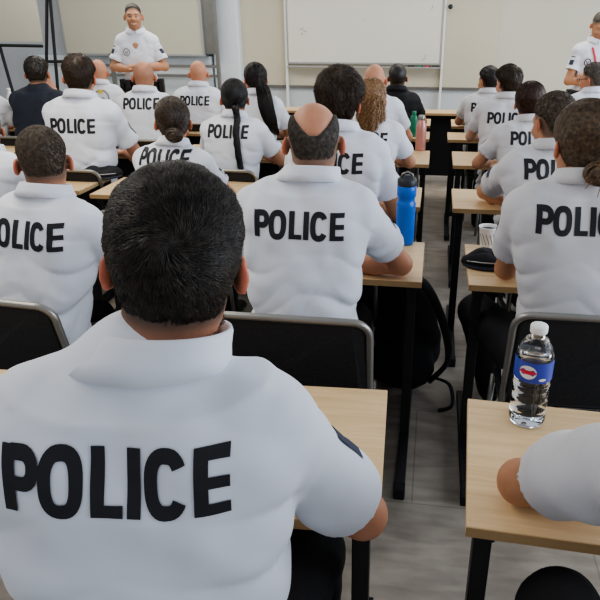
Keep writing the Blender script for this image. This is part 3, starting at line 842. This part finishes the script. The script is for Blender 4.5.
# ------------------------------------------------------------------ chairs
def make_chair():
    t = empty('stacking_chair')
    bm = bmesh.new()
    pts = rounded_rect(.205, .205, .05); 
    lo = [bm.verts.new((x, y + .02, .425)) for x, y in pts]; hi = [bm.verts.new((x, y + .02, .455)) for x, y in pts]
    bm.faces.new(lo[::-1]); bm.faces.new(hi); n = len(pts)
    for k in range(n): bm.faces.new((lo[k], lo[(k + 1) % n], hi[(k + 1) % n], hi[k]))
    bm_obj('seat', bm, M['pad'], t, bevel=.008)
    bm = bmesh.new(); pts = rounded_rect(.218, .16, .045, 8)
    A = []; B = []
    for x, z in pts:
        cy = -.205 + .03 * (1 - (x / .2) ** 2) * -1 - (z) * .15
        A.append(bm.verts.new((x, cy - .012, .715 + z))); B.append(bm.verts.new((x, cy + .018, .715 + z)))
    bm.faces.new(A); bm.faces.new(B[::-1])
    for k in range(n if 0 else len(pts)):
        bm.faces.new((B[k], B[(k + 1) % len(pts)], A[(k + 1) % len(pts)], A[k]))
    bmesh.ops.recalc_face_normals(bm, faces=bm.faces)
    bm_obj('backrest', bm, M['pad'], t, bevel=.006)
    bm = bmesh.new(); pr = rounded_rect(.227, .169, .052, 8)
    # open U from left leg over the top to right leg
    path = [(-.222, -.13, .43), (-.225, -.17, .56)]
    up = []
    for x, z in pr:
        if z > -.11: up.append((x, -.205 - .03 * (1 - (x / .235) ** 2) - z * .15, .715 + z))
    up.sort(key=lambda p: math.atan2(p[2] - .70, p[0]) * -1)
    path = path + up + [(.225, -.17, .56), (.222, -.13, .43)]
    tube(bm, path, .011, 8); bm_obj('back_frame', bm, M['metal'], t, True)
    for sx in (-1, 1):
        for y0, y1 in ((-.13, -.20), (.20, .225)):
            bm = bmesh.new(); tube(bm, [(sx * .205, y0, .425), (sx * .215, y1, .005)], .011, 8); bm_obj('leg', bm, M['metal'], t, True)
    bm = bmesh.new(); tube(bm, [(-.2, -.13, .415), (-.2, .2, .415), (.2, .2, .415), (.2, -.13, .415)], .01, 8, closed=True); bm_obj('seat_frame', bm, M['metal'], t, True)
    return t
chair0 = make_chair(); used = [False]
def chair(x, y, label, rz=0, s=1, zs=1):
    if not used[0]: o = chair0; used[0] = True
    else:
        o = chair0.copy(); C.objects.link(o)
        for ch in chair0.children:
            c = ch.copy(); C.objects.link(c); c.parent = o
    o.location = (x, y, 0); o.rotation_euler = (0, 0, rz); o.scale = (s, s, s * zs)
    tag(o, label, 'chair', 'black padded chairs with grey tube frames')

# ------------------------------------------------------------------ the officers
G = 'seated police officers in white polo shirts'
SK = dict(tan=(.47, .235, .135), pale=(.55, .32, .22), dark=(.36, .17, .10), red=(.54, .255, .155))
people = {}
def pz(u, v, Y): return at_y(u, v, Y)
# nearest man
people['A'] = person('nearest officer seen from behind, thick dark hair with a whorl, large POLICE across his back', G,
    pz(176, 158, .75), yaw=.12, lean=.12, head=(.05, .10, 0), face=-.1, hoff=(.046, .02, .008), text=1.026, tsc=.96, hlen=1.3, hair='short', hcol='dark', skin=SK['red'], h=.0055, T=.018, hs=.93,
    strandsn=16000, seed=1, wide=1.0, welb={1: (-.085, .86, .80)}, hands={1: (.06, .42, None)}, knees={1: (.18, .42, .50), -1: (-.16, .42, .5)}, slen=.72)
# right edge
people['B'] = person('officer at the bottom right edge, only sleeve, tanned elbow and dark knee in view', G,
    V((.50, .74, 1.45)), yaw=0.0, lean=.12, head=(.2, 0, 0), hair='short', hcol='brown', skin=SK['tan'], shirt='shirt_shade', h=.0065, seed=2, patch=False,
    welb={-1: (.205, 1.0, .79)}, hands={-1: (.02, .46, None)}, knees={-1: (-.19, .30, .56)}, slen=.68, strandsn=1500)
people['C'] = person('left second-row officer with close-cropped brown hair', G,
    pz(36, 121, 1.94), yaw=-.18, tsc=1.15, lean=.15, head=(.18, 0, -.1), hair='buzz', hcol='buzz', skin=SK['red'], h=.0065, T=.009, seed=3, strandsn=6000,
    wide=1.0, face=-.05)
people['D'] = person('balding officer in the second row with bare crown and grey hair at the sides', G,
    pz(313, 95, 1.96), yaw=0, lean=.13, head=(.12, 0, 0), hoff=(.02, 0, 0), hair='ring', hcol='grey', skin=SK['red'], h=.0062, T=.006, seed=4, strandsn=5000,
    bald=(.066, .018), wide=1.0, welb={1: (-.09, 2.15, .79)}, hands={1: (.02, .40, None)})
people['E'] = person('woman at the right edge with light brown hair tied in a loose low knot', G,
    pz(588, 97, 2.05), yaw=.03, lean=.12, head=(.12, 0, .1), hair='tied', hcol='lbrown', skin=SK['tan'], shirt='shirt_shade', h=.0065, T=.020, text=1.025, seed=5, strandsn=12000,
    bald=(.012, -.10, -.06), female=True, wide=1.0, hs=.98, face=.45, welb={-1: (.285, 2.16, .79)}, knees={-1: (-.22, .50, .50), 1: (.11, .42, .5)}, ank={-1: (-.12, .62, .09)}, folds=.8)
bun(people['E'], people['E']['hw']((.012, -.115, -.072)), .042, (1.2, .8, .8), 5)
people['F'] = person('woman with a low brown bun, third row, left of the balding officer', G,
    pz(170, 95, 2.98), yaw=-.12, lean=.14, head=(.2, 0, -.1), hair='tied', hcol='brown', skin=SK['tan'], h=.0078, T=.016, text=1.065, seed=6, strandsn=2500,
    bald=(0, -.105, -.06), female=True, wide=1.0)
bun(people['F'], people['F']['hw']((0, -.108, -.062)), .040, (1.15, .7, .85), 6)
people['G'] = person('third-row officer with tousled dark hair behind the balding man, CE visible on his shirt', G,
    pz(342, 68, 2.80), yaw=-.10, lean=.12, head=(.15, .08, -.15), hair='short', hcol='brown', skin=SK['tan'], h=.0075, T=.030, seed=7, strandsn=4500, hs=.98, wide=1.0, face=-.15, hlen=2.0,
    elbows={1: (.25, .22, None)})
people['H'] = person('crew-cut officer at right leaning on his forearm, with POL in view', G,
    pz(554, 88, 2.84), yaw=.12, face=.65, lean=.17, head=(.22, 0, .15), hair='buzz', hcol='buzz', skin=SK['tan'], shirt='shirt_shade', h=.0075, T=.011, text=1.045, seed=8, strandsn=2500,
    welb={-1: (.28, 3.28, .79)})
people['I'] = person('officer with short dark hair whose back is just beyond the table with the cap', G,
    pz(78, 53, 3.76), yaw=-.0, face=-.3, lean=.12, head=(.12, .05, -.3), hair='short', hcol='brown', skin=SK['red'], h=.0078, T=.020, text=0.975, seed=9, strandsn=3000, wide=1.08)
people['J'] = person('woman with a long thin black braid down her back', G,
    pz(233, 77, 3.86), yaw=-.10, lean=.10, head=(.15, 0, -.1), hair='tied', hcol='black', skin=SK['tan'], h=.008, T=.014, text=1.04, seed=10, strandsn=1500,
    bald=(0, -.10, -.03), female=True, wide=1.06, elbows={1: (.27, .22, None)})
people['K'] = person('woman with loose curly blond hair beyond the tousled dark-haired man', G,
    pz(372, 77, 3.90), yaw=-.12, lean=.12, head=(.1, 0, -.15), hair='long', hcol='blond', skin=SK['tan'], h=.008, T=.020, seed=11, strandsn=1500,
    bald=(0, -.1, -.1), female=True, wide=1.02)
people['L'] = person('woman with a dark red-brown bob right of the aisle', G,
    pz(532, 81, 4.0), yaw=.15, face=.1, lean=.16, head=(.1, 0, .2), hair='tied', hcol='auburn', skin=SK['tan'], shirt='shirt_shade', h=.008, T=.024, text=1.03, seed=12, strandsn=1500,
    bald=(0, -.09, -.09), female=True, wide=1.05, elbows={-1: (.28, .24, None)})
people['Tt'] = person('officer with tousled brown hair right of the aisle, shirt tinted grey as if in shade, elbow on table', G,
    pz(509, 64, 4.9), yaw=-.02, face=.6, hlen=1.8, lean=.14, head=(.1, 0, -.35), hair='short', hcol='brown', skin=SK['pale'], shirt='shirt_shade', h=.0085, T=.024, seed=13, strandsn=1500, hs=.98, text=.99)
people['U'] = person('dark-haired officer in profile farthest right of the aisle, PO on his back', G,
    pz(489, 65, 5.7), yaw=-.05, face=.7, lean=.12, head=(.1, 0, .5), hair='short', hcol='black', skin=SK['tan'], shirt='shirt_shade', h=.0085, T=.018, seed=14, strandsn=600)
people['O'] = person('officer with a shaved fair head seated just below the instructor, POLICE on his back', G,
    pz(142, 58, 4.75), yaw=.1, face=-.1, lean=.12, head=(.12, .0, -.2), hair='stubble', hcol='buzz', skin=SK['red'], h=.0085, T=.006, text=1.04, seed=15, strandsn=700, bald=(.05, .05))
people['P'] = person('completely bald officer left of the white column', G,
    pz(197, 58, 5.55), yaw=0, lean=.10, head=(.1, 0, -.1), hair='none', hcol='buzz', skin=SK['red'], h=.0085, seed=16, wide=1.05)
people['N'] = person('bald man in profile with a yellow crest on his white shirt back', G,
    pz(97, 57, 5.65), yaw=.1, face=-.2, lean=.12, head=(.1, 0, -.9), hair='none', hcol='buzz', skin=SK['red'], h=.0085, seed=17, text=False)
people['Mm'] = person('man in a dark navy jacket with his hand at his chin', G.replace(' in white polo shirts', ''),
    pz(35, 55, 4.75), yaw=-.0, face=-.35, lean=.13, head=(.1, 0, -.35), hair='short', hcol='dark', skin=SK['red'], h=.0085, T=.017, seed=18, strandsn=1200, text=False,
    shirt='navy', sleeves=False, patch=False, collar=False, wide=1.12, elbows={1: (.26, .20, None)}, hands={1: (.085, .22, 1.08)})
people['Q'] = person('woman with a thick long dark ponytail in front of the white column', G,
    pz(254, 61, 4.78), yaw=.05, face=.3, lean=.10, head=(.05, 0, -.4), hair='tied', hcol='black', skin=SK['tan'], h=.0085, T=.015, seed=19, strandsn=1200,
    bald=(0, -.105, .02), female=True, text=False)
people['R'] = person('bald officer beyond the curly-haired woman', G,
    pz(375, 61, 4.85), yaw=-.1, lean=.12, head=(.1, 0, -.1), hair='stubble' if 0 else 'none', hcol='buzz', skin=SK['red'], h=.0085, seed=20, text=False, wide=1.06)
people['S'] = person('man with cropped black hair wearing a black polo, right below the whiteboard tray', G.replace(' in white polo shirts', ''),
    pz(398, 62, 5.65), yaw=-.1, lean=.10, head=(.05, 0, 0), hair='buzz', hcol='black', skin=SK['tan'], shirt='blackcloth', h=.0085, T=.012, seed=21, text=False, patch=False)
people['Vv'] = person('grey-haired officer in profile wearing glasses at the right edge', G,
    pz(594, 61, 5.4), yaw=.05, face=1.1, lean=.12, head=(.1, 0, .9), hair='short', hcol='grey', skin=SK['red'], h=.0085, T=.014, seed=22, glasses=True, strandsn=700)
people['F2'] = person('officer cut off by the left edge in the third row, only white shoulder in view', G,
    pz(-20, 106, 2.98), yaw=-.1, lean=.12, hair='short', hcol='brown', skin=SK['tan'], h=.0085, seed=23)
people['Z'] = person('far left officer beside the dark jacket, only a shoulder in view', G,
    pz(-22, 62, 4.75), yaw=-.1, lean=.12, hair='short', hcol='brown', skin=SK['tan'], h=.0085, seed=24, text=False)
# standing instructors
people['W'] = person('smiling instructor standing in front of the beige board, hands together', 'standing instructors',
    pz(132, 4.5, 6.35), yaw=math.pi + .28, lean=.0, head=(-.02, .0, .1), hair='short', hcol='dark', skin=SK['tan'], h=.0062, T=.005, seed=25, stand=True, text=False, smile=True,
    elbows={1: (.245, .03, 1.16), -1: (.245, .03, 1.16)}, hands={1: (.06, .22, 1.15), -1: (.055, .22, 1.18)}, wide=.9, slen=.75)
people['X'] = person('instructor with a red lanyard standing at the right edge, looking down', 'standing instructors',
    pz(605, 13, 6.35), yaw=math.pi + .15, lean=.03, head=(.45, .0, .0), hair='short', hcol='grey', skin=SK['tan'], h=.0068, T=.006, seed=26, stand=True, text=False,
    elbows={1: (.23, .06, 1.13), -1: (.23, .06, 1.13)}, hands={1: (-.04, .21, 1.14), -1: (-.06, .19, 1.18)}, wide=.95, shirt='shirt')
print('people', round(time.time() - T0, 1), 's')
# hair lengths hanging free
pd = people['J']; h0 = pd['hw']((0, -.108, -.035))
bm = bmesh.new(); zz = [h0 + V((.0, -.012 - .004 * k + (.02 if k > 6 else 0), -.026 * k)) for k in range(13)]
pts = []; 
br = empty('x') if 0 else None
bk = pd['bvh']
pp = []
for k in range(15):
    z = h0.z - .028 * k; x = h0.x + .004 * k
    hit = bk.ray_cast(V((x, -.8, z)), V((0, 1, 0)))
    y = hit[0].y - .014 if hit[0] is not None else h0.y
    y = min(y, h0.y - .005 + .003 * k) if k < 5 else y
    pp.append(V((x, y, z)))
tail(pd, pp, [.022, .020] + [.017 + .003 * math.sin(k * 2.4) for k in range(12)] + [.008], 'braid', 260, seed=3)
pd = people['Q']; h0 = pd['hw']((0, -.105, .02))
pp = [h0]
for k in range(1, 11):
    z = h0.z - .040 * k; x = h0.x + .012 * k
    hit = pd['bvh'].ray_cast(V((x, -.8, z)), V((0, 1, 0))); y = hit[0].y - .028 if hit[0] is not None else h0.y
    pp.append(V((x, min(y, h0.y - .02) if k < 5 else y, z)))
tail(pd, pp, [.025, .038, .046, .050, .052, .052, .050, .046, .040, .030, .016], 'ponytail', 420, seed=4)
pd = people['K']; c = pd['hw']((0, -.05, -.01))
for j, (dx, dy, r) in enumerate(((-.055, .0, .034), (-.02, -.045, .040), (.025, -.045, .040), (.06, .0, .034))):
    pp = [c + V((dx * .7, dy * .7, .05 - .045 * k)) + V((dx * .04 * k, -.006 * k, 0)) for k in range(8)]
    tail(pd, pp, [.02, r, r, r * 1.05, r * 1.05, r, r * .8, r * .4], 'curly_lock', 240, seed=7 + j, curl=.010, rs=.0019)
pd = people['E']
r = random.Random(4); c = pd['hw']((.012, -.115, -.072))
bm = bmesh.new()
for k in range(26):
    a = r.uniform(.2, 6.2); d = V((math.cos(a), -.25, math.sin(a) * .8)); L = r.uniform(.02, .05)
    tube(bm, [c + d * .02, c + d * (.02 + L * .5) + V((0, -.012, 0)), c + d * (.02 + L) + V((0, -.002, -.012))], .0014, 4)
bm_obj('stray_hair', bm, HM['blond'], pd['root'])

# chest emblems, lanyard, belts
def chest(pd, quads, m, name, cx, cz, sc):
    vs, fs = project_quads(pd['bvh'], quads, lambda u, v: (V((cx + u * sc, .9, cz + v * sc)), V((0, -1, 0))), .003)
    if fs: return pydata(name, vs, fs, M[m], pd['shirt'])
ring = []; strip(sup(0, 0, .8, .9, 0, 350, 24, 2), .22, ring, True); strip([(-.4, .3), (0, -.3), (.4, .3)], .22, ring); strip([(-.3, -.45), (.3, -.45)], .16, ring)
chest(people['W'], ring, 'cupink', 'chest_emblem', .095, 1.30, .036)
chest(people['X'], ring, 'ink', 'chest_emblem', -.085, 1.33, .034)
chest(people['X'], ring, 'ink', 'chest_emblem', .095, 1.30, .034)
pd = people['X']; bm = bmesh.new()
def chp(x, z, o=.008):
    h = pd['bvh'].ray_cast(V((x, .9, z)), V((0, -1, 0))); return (h[0] + V((0, o, 0))) if h[0] is not None else V((x, .14, z))
for sd in (-1, 1):
    tube(bm, [V((sd * .07, .03, 1.49))] + [chp(sd * (.075 - .075 * k / 6), 1.46 - .23 * k / 6) for k in range(1, 7)], .010, 6, flat=.4)
bm_obj('lanyard', bm, M['red'], pd['root'], True)
bm = bmesh.new(); c = chp(0, 1.2, .012); box(bm, c + V((-.04, -.004, -.06)), c + V((.04, .004, .02))); bm_obj('name_badge', bm, M['white'], pd['root'], bevel=.003)
for k in ('W', 'X'):
    pd = people[k]; bm = bmesh.new()
    tube(bm, [V((.168 * math.cos(a), .125 * math.sin(a) + .008, 1.025)) for a in np.linspace(0, 2 * math.pi, 33)[:-1]], .018, 8, closed=True, flat=1.2)
    bt = bm_obj('duty_belt', bm, M['shoe'], pd['root'], True)
    for lo_, hi_ in (((-.22, -.03, .88), (-.165, .06, 1.05)), ((.165, -.03, .93), (.21, .05, 1.05)), ((.09, .11, .96), (.14, .15, 1.05))):
        bm = bmesh.new(); box(bm, lo_, hi_); bm_obj('belt_pouch', bm, M['shoe'], bt, bevel=.01)
# crest on the bald man's back
pd = people['N']
def back(pd, quads, m, name, cx, cz, sc):
    vs, fs = project_quads(pd['bvh'], quads, lambda u, v: (V((cx + u * sc, -.9, cz + v * sc)), V((0, 1, 0))), .003)
    if fs: return pydata(name, vs, fs, M[m], pd['shirt'])
sq = []; rect(-.8, -.6, .8, .6, sq)
back(pd, sq, 'yellow', 'yellow_crest', .045, 1.06, .026)
sc_ = []; strip(sup(0, 0, 1, 1, 0, 350, 30, 2), .18, sc_, True); strip([(-.7, .1), (-.2, -.4), (.3, .1), (.7, -.3)], .16, sc_); strip([(-.5, -.55), (0, -.1), (.5, -.6)], .14, sc_)
back(pd, sc_, 'cupink', 'grey_crest', .05, 1.0, .07)
# second small print low on the crew-cut officer's back
q2 = []; rect(-1, -.1, 1, .12, q2); rect(-1, -.5, -.8, .1, q2)
o = back(people['H'], q2, 'cupink', 'grey_print', -.02, .86, .055)

# chairs under the seated people
CH = {'A': 'chair of the nearest dark-haired officer', 'B': 'chair of the officer at the bottom right edge', 'C': 'black padded chair with grey rim at the left edge behind the close-cropped officer',
 'D': 'black padded chair with grey rim directly behind the balding officer', 'E': 'black padded chair at right, behind the clear water bottle', 'F': 'chair of the woman with the low bun',
 'G': 'chair of the tousled dark-haired officer in the third row', 'H': 'chair of the crew-cut officer', 'I': 'chair of the officer just beyond the table with the cap',
 'J': 'chair of the woman with the long black braid', 'K': 'chair of the curly blond woman', 'L': 'chair of the woman with the red-brown bob', 'Tt': 'chair of the officer with tousled brown hair right of the aisle',
 'U': 'chair of the officer in profile farthest right of the aisle', 'O': 'chair of the shaved fair-haired officer', 'P': 'chair of the completely bald officer', 'N': 'chair of the man with the yellow crest',
 'Mm': 'chair of the man in the navy jacket', 'Q': 'chair of the woman with the thick ponytail', 'R': 'chair of the bald officer beyond the curly-haired woman', 'S': 'chair of the man in the black polo', 'Vv': 'chair of the officer with glasses',
 'F2': 'chair of the officer cut off at the left edge', 'Z': 'chair of the officer beside the navy jacket'}
for k, l in CH.items():
    rt = people[k]['root']; yw = rt.rotation_euler.z
    f = V((-math.sin(yw), math.cos(yw)))
    dx, dy = {'D': (.02, -.06), 'C': (.05, -.04), 'E': (.02, -.04), 'Tt': (.09, 0), 'L': (.09, 0), 'U': (.09, 0), 'H': (.05, 0)}.get(k, (0, 0))
    chair(rt.location.x + f.x * .03 + dx, rt.location.y + f.y * .03 + dy, l if l.startswith('black') else 'black padded ' + l, yw * .5, zs=.972 if k in 'ABCDE' else .91)

# ------------------------------------------------------------------ things on the tables
def thing(name, label, cat, loc, rz=0, group=None):
    return tag(empty(name, loc, rz), label, cat, group)
TZ0 = .7405
# clear water bottle
p = at_z(526, 420, .74); w = thing('water_bottle', 'clear plastic water bottle with white cap and blue label', 'bottle', (p.x, p.y, TZ0))
hB = .2145
prof = [(.022, .001), (.030, .003), (.0325, .012), (.0325, .030), (.0310, .036), (.0325, .042), (.0325, .056), (.0308, .062), (.0325, .068), (.0325, .080), (.0308, .085), (.0325, .090), (.0325, .094), (.0290, .100), (.0325, .105), (.033, .108), (.033, .152), (.032, .160), (.027, .176), (.018, .191), (.0125, .198), (.0125, .206)]
w.scale = (1.27, 1.27, 1.14)
bm = bmesh.new(); lathe(bm, prof, 40); bm_obj('bottle_body', bm, M['plastic'], w, True)
bm = bmesh.new(); lathe(bm, [(max(r_ - .0012, .005), z_ + (.0015 if i == 0 else 0)) for i, (r_, z_) in enumerate(prof) if z_ < .1535], 40); bm_obj('water', bm, M['water'], w, True)
bm = bmesh.new(); lathe(bm, [(.0332, .108), (.0336, .110), (.0336, .150), (.0332, .152)], 40, cap=False); lb = bm_obj('label', bm, M['labelblue'], w, True)
def lab_patch(cx, cz, rx, rz_, m, nm, R=.0340, par=None):
    vs = [(R * math.sin(cx), -R * math.cos(cx), cz)]; N = 24
    for k in range(N):
        a = 2 * math.pi * k / N; t = cx + rx * math.cos(a); vs.append((R * math.sin(t), -R * math.cos(t), cz + rz_ * math.sin(a)))
    fs = [(0, 1 + k, 1 + (k + 1) % N) for k in range(N)]
    pydata(nm, vs, fs, M[m], par or lb)
lab_patch(-.45, .131, .46, .0145, 'white', 'label_oval'); lab_patch(-.45, .1315, .46, .0045, 'red', 'label_stripe', .0344); lab_patch(.35, .117, .2, .003, 'white', 'label_text')
bm = bmesh.new(); lathe(bm, [(.0145, .2035), (.0150, .205), (.0150, .2165), (.0138, .219)], 28); bm_obj('cap', bm, M['white'], w, True)
# blue bottle
p = at_z(405, 246, .74); w = thing('drinking_bottle', 'tall blue sports bottle with dark lid and carry loop', 'bottle', (p.x - .004, p.y + .035, TZ0)); w.scale = (1.1, 1.1, 1.04)
bm = bmesh.new(); lathe(bm, [(.030, .0), (.034, .004), (.0345, .03), (.036, .155), (.0365, .168), (.033, .174), (.0315, .180), (.032, .192), (.036, .197), (.0365, .236), (.034, .240)], 36); bm_obj('bottle_body', bm, M['blue'], w, True)
bm = bmesh.new(); lathe(bm, [(.0355, .238), (.036, .242), (.036, .262), (.033, .266), (.016, .268), (.014, .278)], 32); ld = bm_obj('lid', bm, M['darkcap'], w, True)
bm = bmesh.new(); tube(bm, [(-.022, 0, .266), (-.018, 0, .282), (0, 0, .291), (.018, 0, .282), (.022, 0, .266)], .004, 8); bm_obj('loop', bm, M['metal'], ld, True)
# rose bottle
p = at_z(420, 151, .74); w = thing('drinking_bottle', 'rose metal bottle with grey lid on the fourth-row table', 'bottle', (p.x, p.y + .035, TZ0))
bm = bmesh.new(); lathe(bm, [(.036, 0), (.0375, .004), (.0375, .16), (.034, .185), (.025, .205), (.022, .215)], 32); bm_obj('bottle_body', bm, M['pink'], w, True)
bm = bmesh.new(); lathe(bm, [(.023, .214), (.024, .217), (.024, .242), (.021, .245)], 28); bm_obj('lid', bm, M['metal'], w, True)
p = at_z(413, 137, .74); w = thing('water_bottle', 'small green bottle with lid behind the rose metal bottle', 'bottle', (p.x, 5.22, TZ0))
bm = bmesh.new(); lathe(bm, [(.030, 0), (.031, .004), (.031, .13), (.026, .155), (.015, .17)], 28); bm_obj('bottle_body', bm, M['green'], w, True)
bm = bmesh.new(); lathe(bm, [(.016, .169), (.017, .172), (.017, .195), (.015, .198)], 24); bm_obj('cap', bm, M['green'], w, True)
p = at_y(9, 92, 5.9); w = thing('water_bottle', 'white bottle with narrow neck beyond the far left officers', 'bottle', (p.x, 5.9, TZ0))
bm = bmesh.new(); lathe(bm, [(.036, 0), (.038, .004), (.038, .14), (.03, .18), (.016, .21), (.014, .235)], 28); bm_obj('bottle_body', bm, M['white'], w, True)
bm = bmesh.new(); lathe(bm, [(.016, .234), (.017, .236), (.017, .255)], 24); bm_obj('cap', bm, M['white'], w, True)
# paper cup
p = at_z(487, 250, .74); w = thing('paper_cup', 'white paper cup with grey diagonal print beside the black cap', 'cup', (p.x, p.y + .02, TZ0))
bm = bmesh.new(); lathe(bm, [(.0265, .0), (.0275, .002), (.0385, .090), (.040, .092), (.040, .095), (.0375, .095), (.0365, .088), (.026, .006)], 36); bm_obj('cup_wall', bm, M['white'], w, True)
bm = bmesh.new(); lathe(bm, [(.0355, .080), (.0350, .081)], 30); bm_obj('coffee', bm, M['shoe'], w)
vs = []; fs = []
for k in range(6):
    t0 = -1.2 + .42 * k
    for j in range(6):
        f = j / 5; z = .068 - .045 * f; t = t0 + .5 * f; R = .0275 + .011 * (z / .09) + .0012
        for dt in (0, .09): vs.append((R * math.sin(t + dt), -R * math.cos(t + dt), z))
    b0 = k * 12
    for j in range(5): fs.append((b0 + 2 * j, b0 + 2 * j + 1, b0 + 2 * j + 3, b0 + 2 * j + 2))
pydata('print', vs, fs, M['cupink'], w.children[0])
# caps
def cap(loc, rz, label, s=1, badge='white'):
    w = thing('folded_cap', label, 'cap', loc, rz, 'black police caps on the tables'); w.scale = (s, s, s)
    bm = bmesh.new(); N = 28; rings = []
    prof = [(0, 1.0, .002), (0, 1.04, .012), (0, .99, .032), (0, .80, .048), (0, .45, .052), (0, .08, .045)]
    for _, r_, z_ in prof:
        rings.append([bm.verts.new((.125 * r_ * math.cos(a), .075 * r_ * math.sin(a), z_ * (1 + .22 * math.sin(3 * a + r_ * 3)) )) for a in [2 * math.pi * k / N for k in range(N)]])
    for A, B in zip(rings, rings[1:]):
        for k in range(N): bm.faces.new((A[k], A[(k + 1) % N], B[(k + 1) % N], B[k]))
    bm.faces.new(rings[0][::-1]); bm.faces.new(rings[-1]); bm_obj('crown', bm, M['blackcloth'], w, True)
    bm = bmesh.new(); vs_ = []
    for k in range(13):
        a = math.radians(200 + 140 * k / 12); r1 = 1.0; r2 = 1.55
        vs_.append((bm.verts.new((.12 * math.cos(a), .073 * math.sin(a), .006)), bm.verts.new((.12 * 1.12 * math.cos(a), .07 * r2 * math.sin(a), .004)),
                    bm.verts.new((.12 * 1.12 * math.cos(a), .07 * r2 * math.sin(a), .009)), bm.verts.new((.12 * math.cos(a), .073 * math.sin(a), .013))))
    for A, B in zip(vs_, vs_[1:]):
        for k in range(4): bm.faces.new((A[k], A[(k + 1) % 4], B[(k + 1) % 4], B[k]))
    bm.faces.new(vs_[0]); bm.faces.new(vs_[-1][::-1]); bm_obj('peak', bm, M['navy'], w, True)
    bm = bmesh.new(); tube(bm, [(-.11, -.045, .028), (-.05, -.078, .032), (.02, -.084, .030), (.09, -.056, .026)], .003, 6); bm_obj('piping', bm, M['frame'], w, True)
p = at_z(484, 263, .74); cap((p.x + .02, p.y - .005, TZ0), .1, 'black folded police cap in front of the paper cup', .85)
p = at_z(103, 178, .74); cap((p.x - .03, p.y + .02, TZ0), .45, 'black police cap lying on the left table with light piping', 1.05)

# backpack beside the table post
bp = thing('backpack', 'black backpack slumped on the floor beside the table with the blue bottle', 'backpack', (-.12, 2.64, 0), -.15); bp.scale = (1.12, 1.1, 1.12)
g = Grid((-.28, -.22, .0), (.30, .24, .62), .01)
g.add(f_ell((0, 0, .20), (.19, .14, .20)), .02); g.add(f_ell((-.02, .03, .38), (.15, .10, .17)), .08); g.add(f_ell((.05, -.09, .15), (.13, .07, .12)), .03)
sl, X, Y_, Z = g.sub(g.lo, g.lo + g.h * g.n); g.F[sl] += (noise3(X, Y_, Z, 77, 28, 6) * .010).astype(np.float32); g.F[:, :, 0] = .1
P, Q = g.mesh(); link('bag', from_np('bag', P, Q), M['blackcloth'], bp, True)
def strap(pts, w_, name='strap'):
    bm = bmesh.new(); n = 24; P = [V(p) for p in pts]
    def cr(t):
        f = t * (len(P) - 1); i = min(int(f), len(P) - 2); f -= i
        p0, p1, p2, p3 = P[max(i - 1, 0)], P[i], P[i + 1], P[min(i + 2, len(P) - 1)]
        return .5 * ((2 * p1) + (p2 - p0) * f + (2 * p0 - 5 * p1 + 4 * p2 - p3) * f * f + (3 * p1 - p0 - 3 * p2 + p3) * f ** 3)
    tube(bm, [cr(k / n) for k in range(n + 1)], w_, 8, flat=.35); bm_obj(name, bm, M['blackcloth'], bp, True)
strap([(.02, -.08, .50), (.12, -.12, .52), (.20, -.12, .38), (.235, -.10, .20), (.17, -.08, .08)], .030)
strap([(-.05, .0, .53), (-.01, .02, .60), (.05, .0, .60), (.07, -.02, .52)], .014, 'handle')
strap([(.17, -.09, .10), (.25, -.13, .10), (.27, -.17, .03), (.22, -.20, .015)], .010, 'strap_end')
bm = bmesh.new(); tube(bm, [(-.06, -.145, .32), (-.065, -.15, .28), (-.055, -.155, .24)], .004, 6); bm_obj('zip_pull', bm, M['frame'], bp, True)

# ------------------------------------------------------------------ camera and light
cd = bpy.data.cameras.new('camera'); co = bpy.data.objects.new('camera', cd); C.objects.link(co)
co.location = (0, 0, CAM_H); co.rotation_euler = (math.radians(90) - PITCH, 0, YAW)
cd.sensor_width = 36; cd.lens = FPX / 600 * 36; cd.shift_x = -(PPX - 300) / 600; cd.clip_start = .02
bpy.context.scene.camera = co
def area(name, loc, rot, sx, sy, e, col):
    l = bpy.data.lights.new(name, 'AREA'); l.shape = 'RECTANGLE'; l.size = sx; l.size_y = sy; l.energy = e; l.color = col
    o = bpy.data.objects.new(name, l); C.objects.link(o); o.location = loc; o.rotation_euler = rot; return o
R = math.radians
area('window_light', (4.0, 3.2, 1.9), (0, R(80), 0), 2.0, 8, 230, (.80, .89, 1.0))
area('ceiling_light', (-2.2, 2.2, 2.8), (0, 0, 0), 1.2, 4.0, 48, (1.0, .93, .80))
area('ceiling_light', (-3.2, 6.5, 2.8), (0, 0, 0), 3.0, 1.2, 42, (1.0, .94, .82))
area('ceiling_light', (.8, 6.5, 2.8), (0, 0, 0), 3.0, 1.2, 34, (1.0, .94, .82))
wd = bpy.data.worlds.new('w'); bpy.context.scene.world = wd; wd.use_nodes = True
bg = wd.node_tree.nodes['Background']; bg.inputs[0].default_value = (.86, .92, 1.0, 1); bg.inputs[1].default_value = .42
sc = bpy.context.scene
sc.view_settings.view_transform = 'AgX'; sc.view_settings.look = 'AgX - Medium High Contrast'; sc.view_settings.exposure = .36
print('total', round(time.time() - T0, 1), 's')
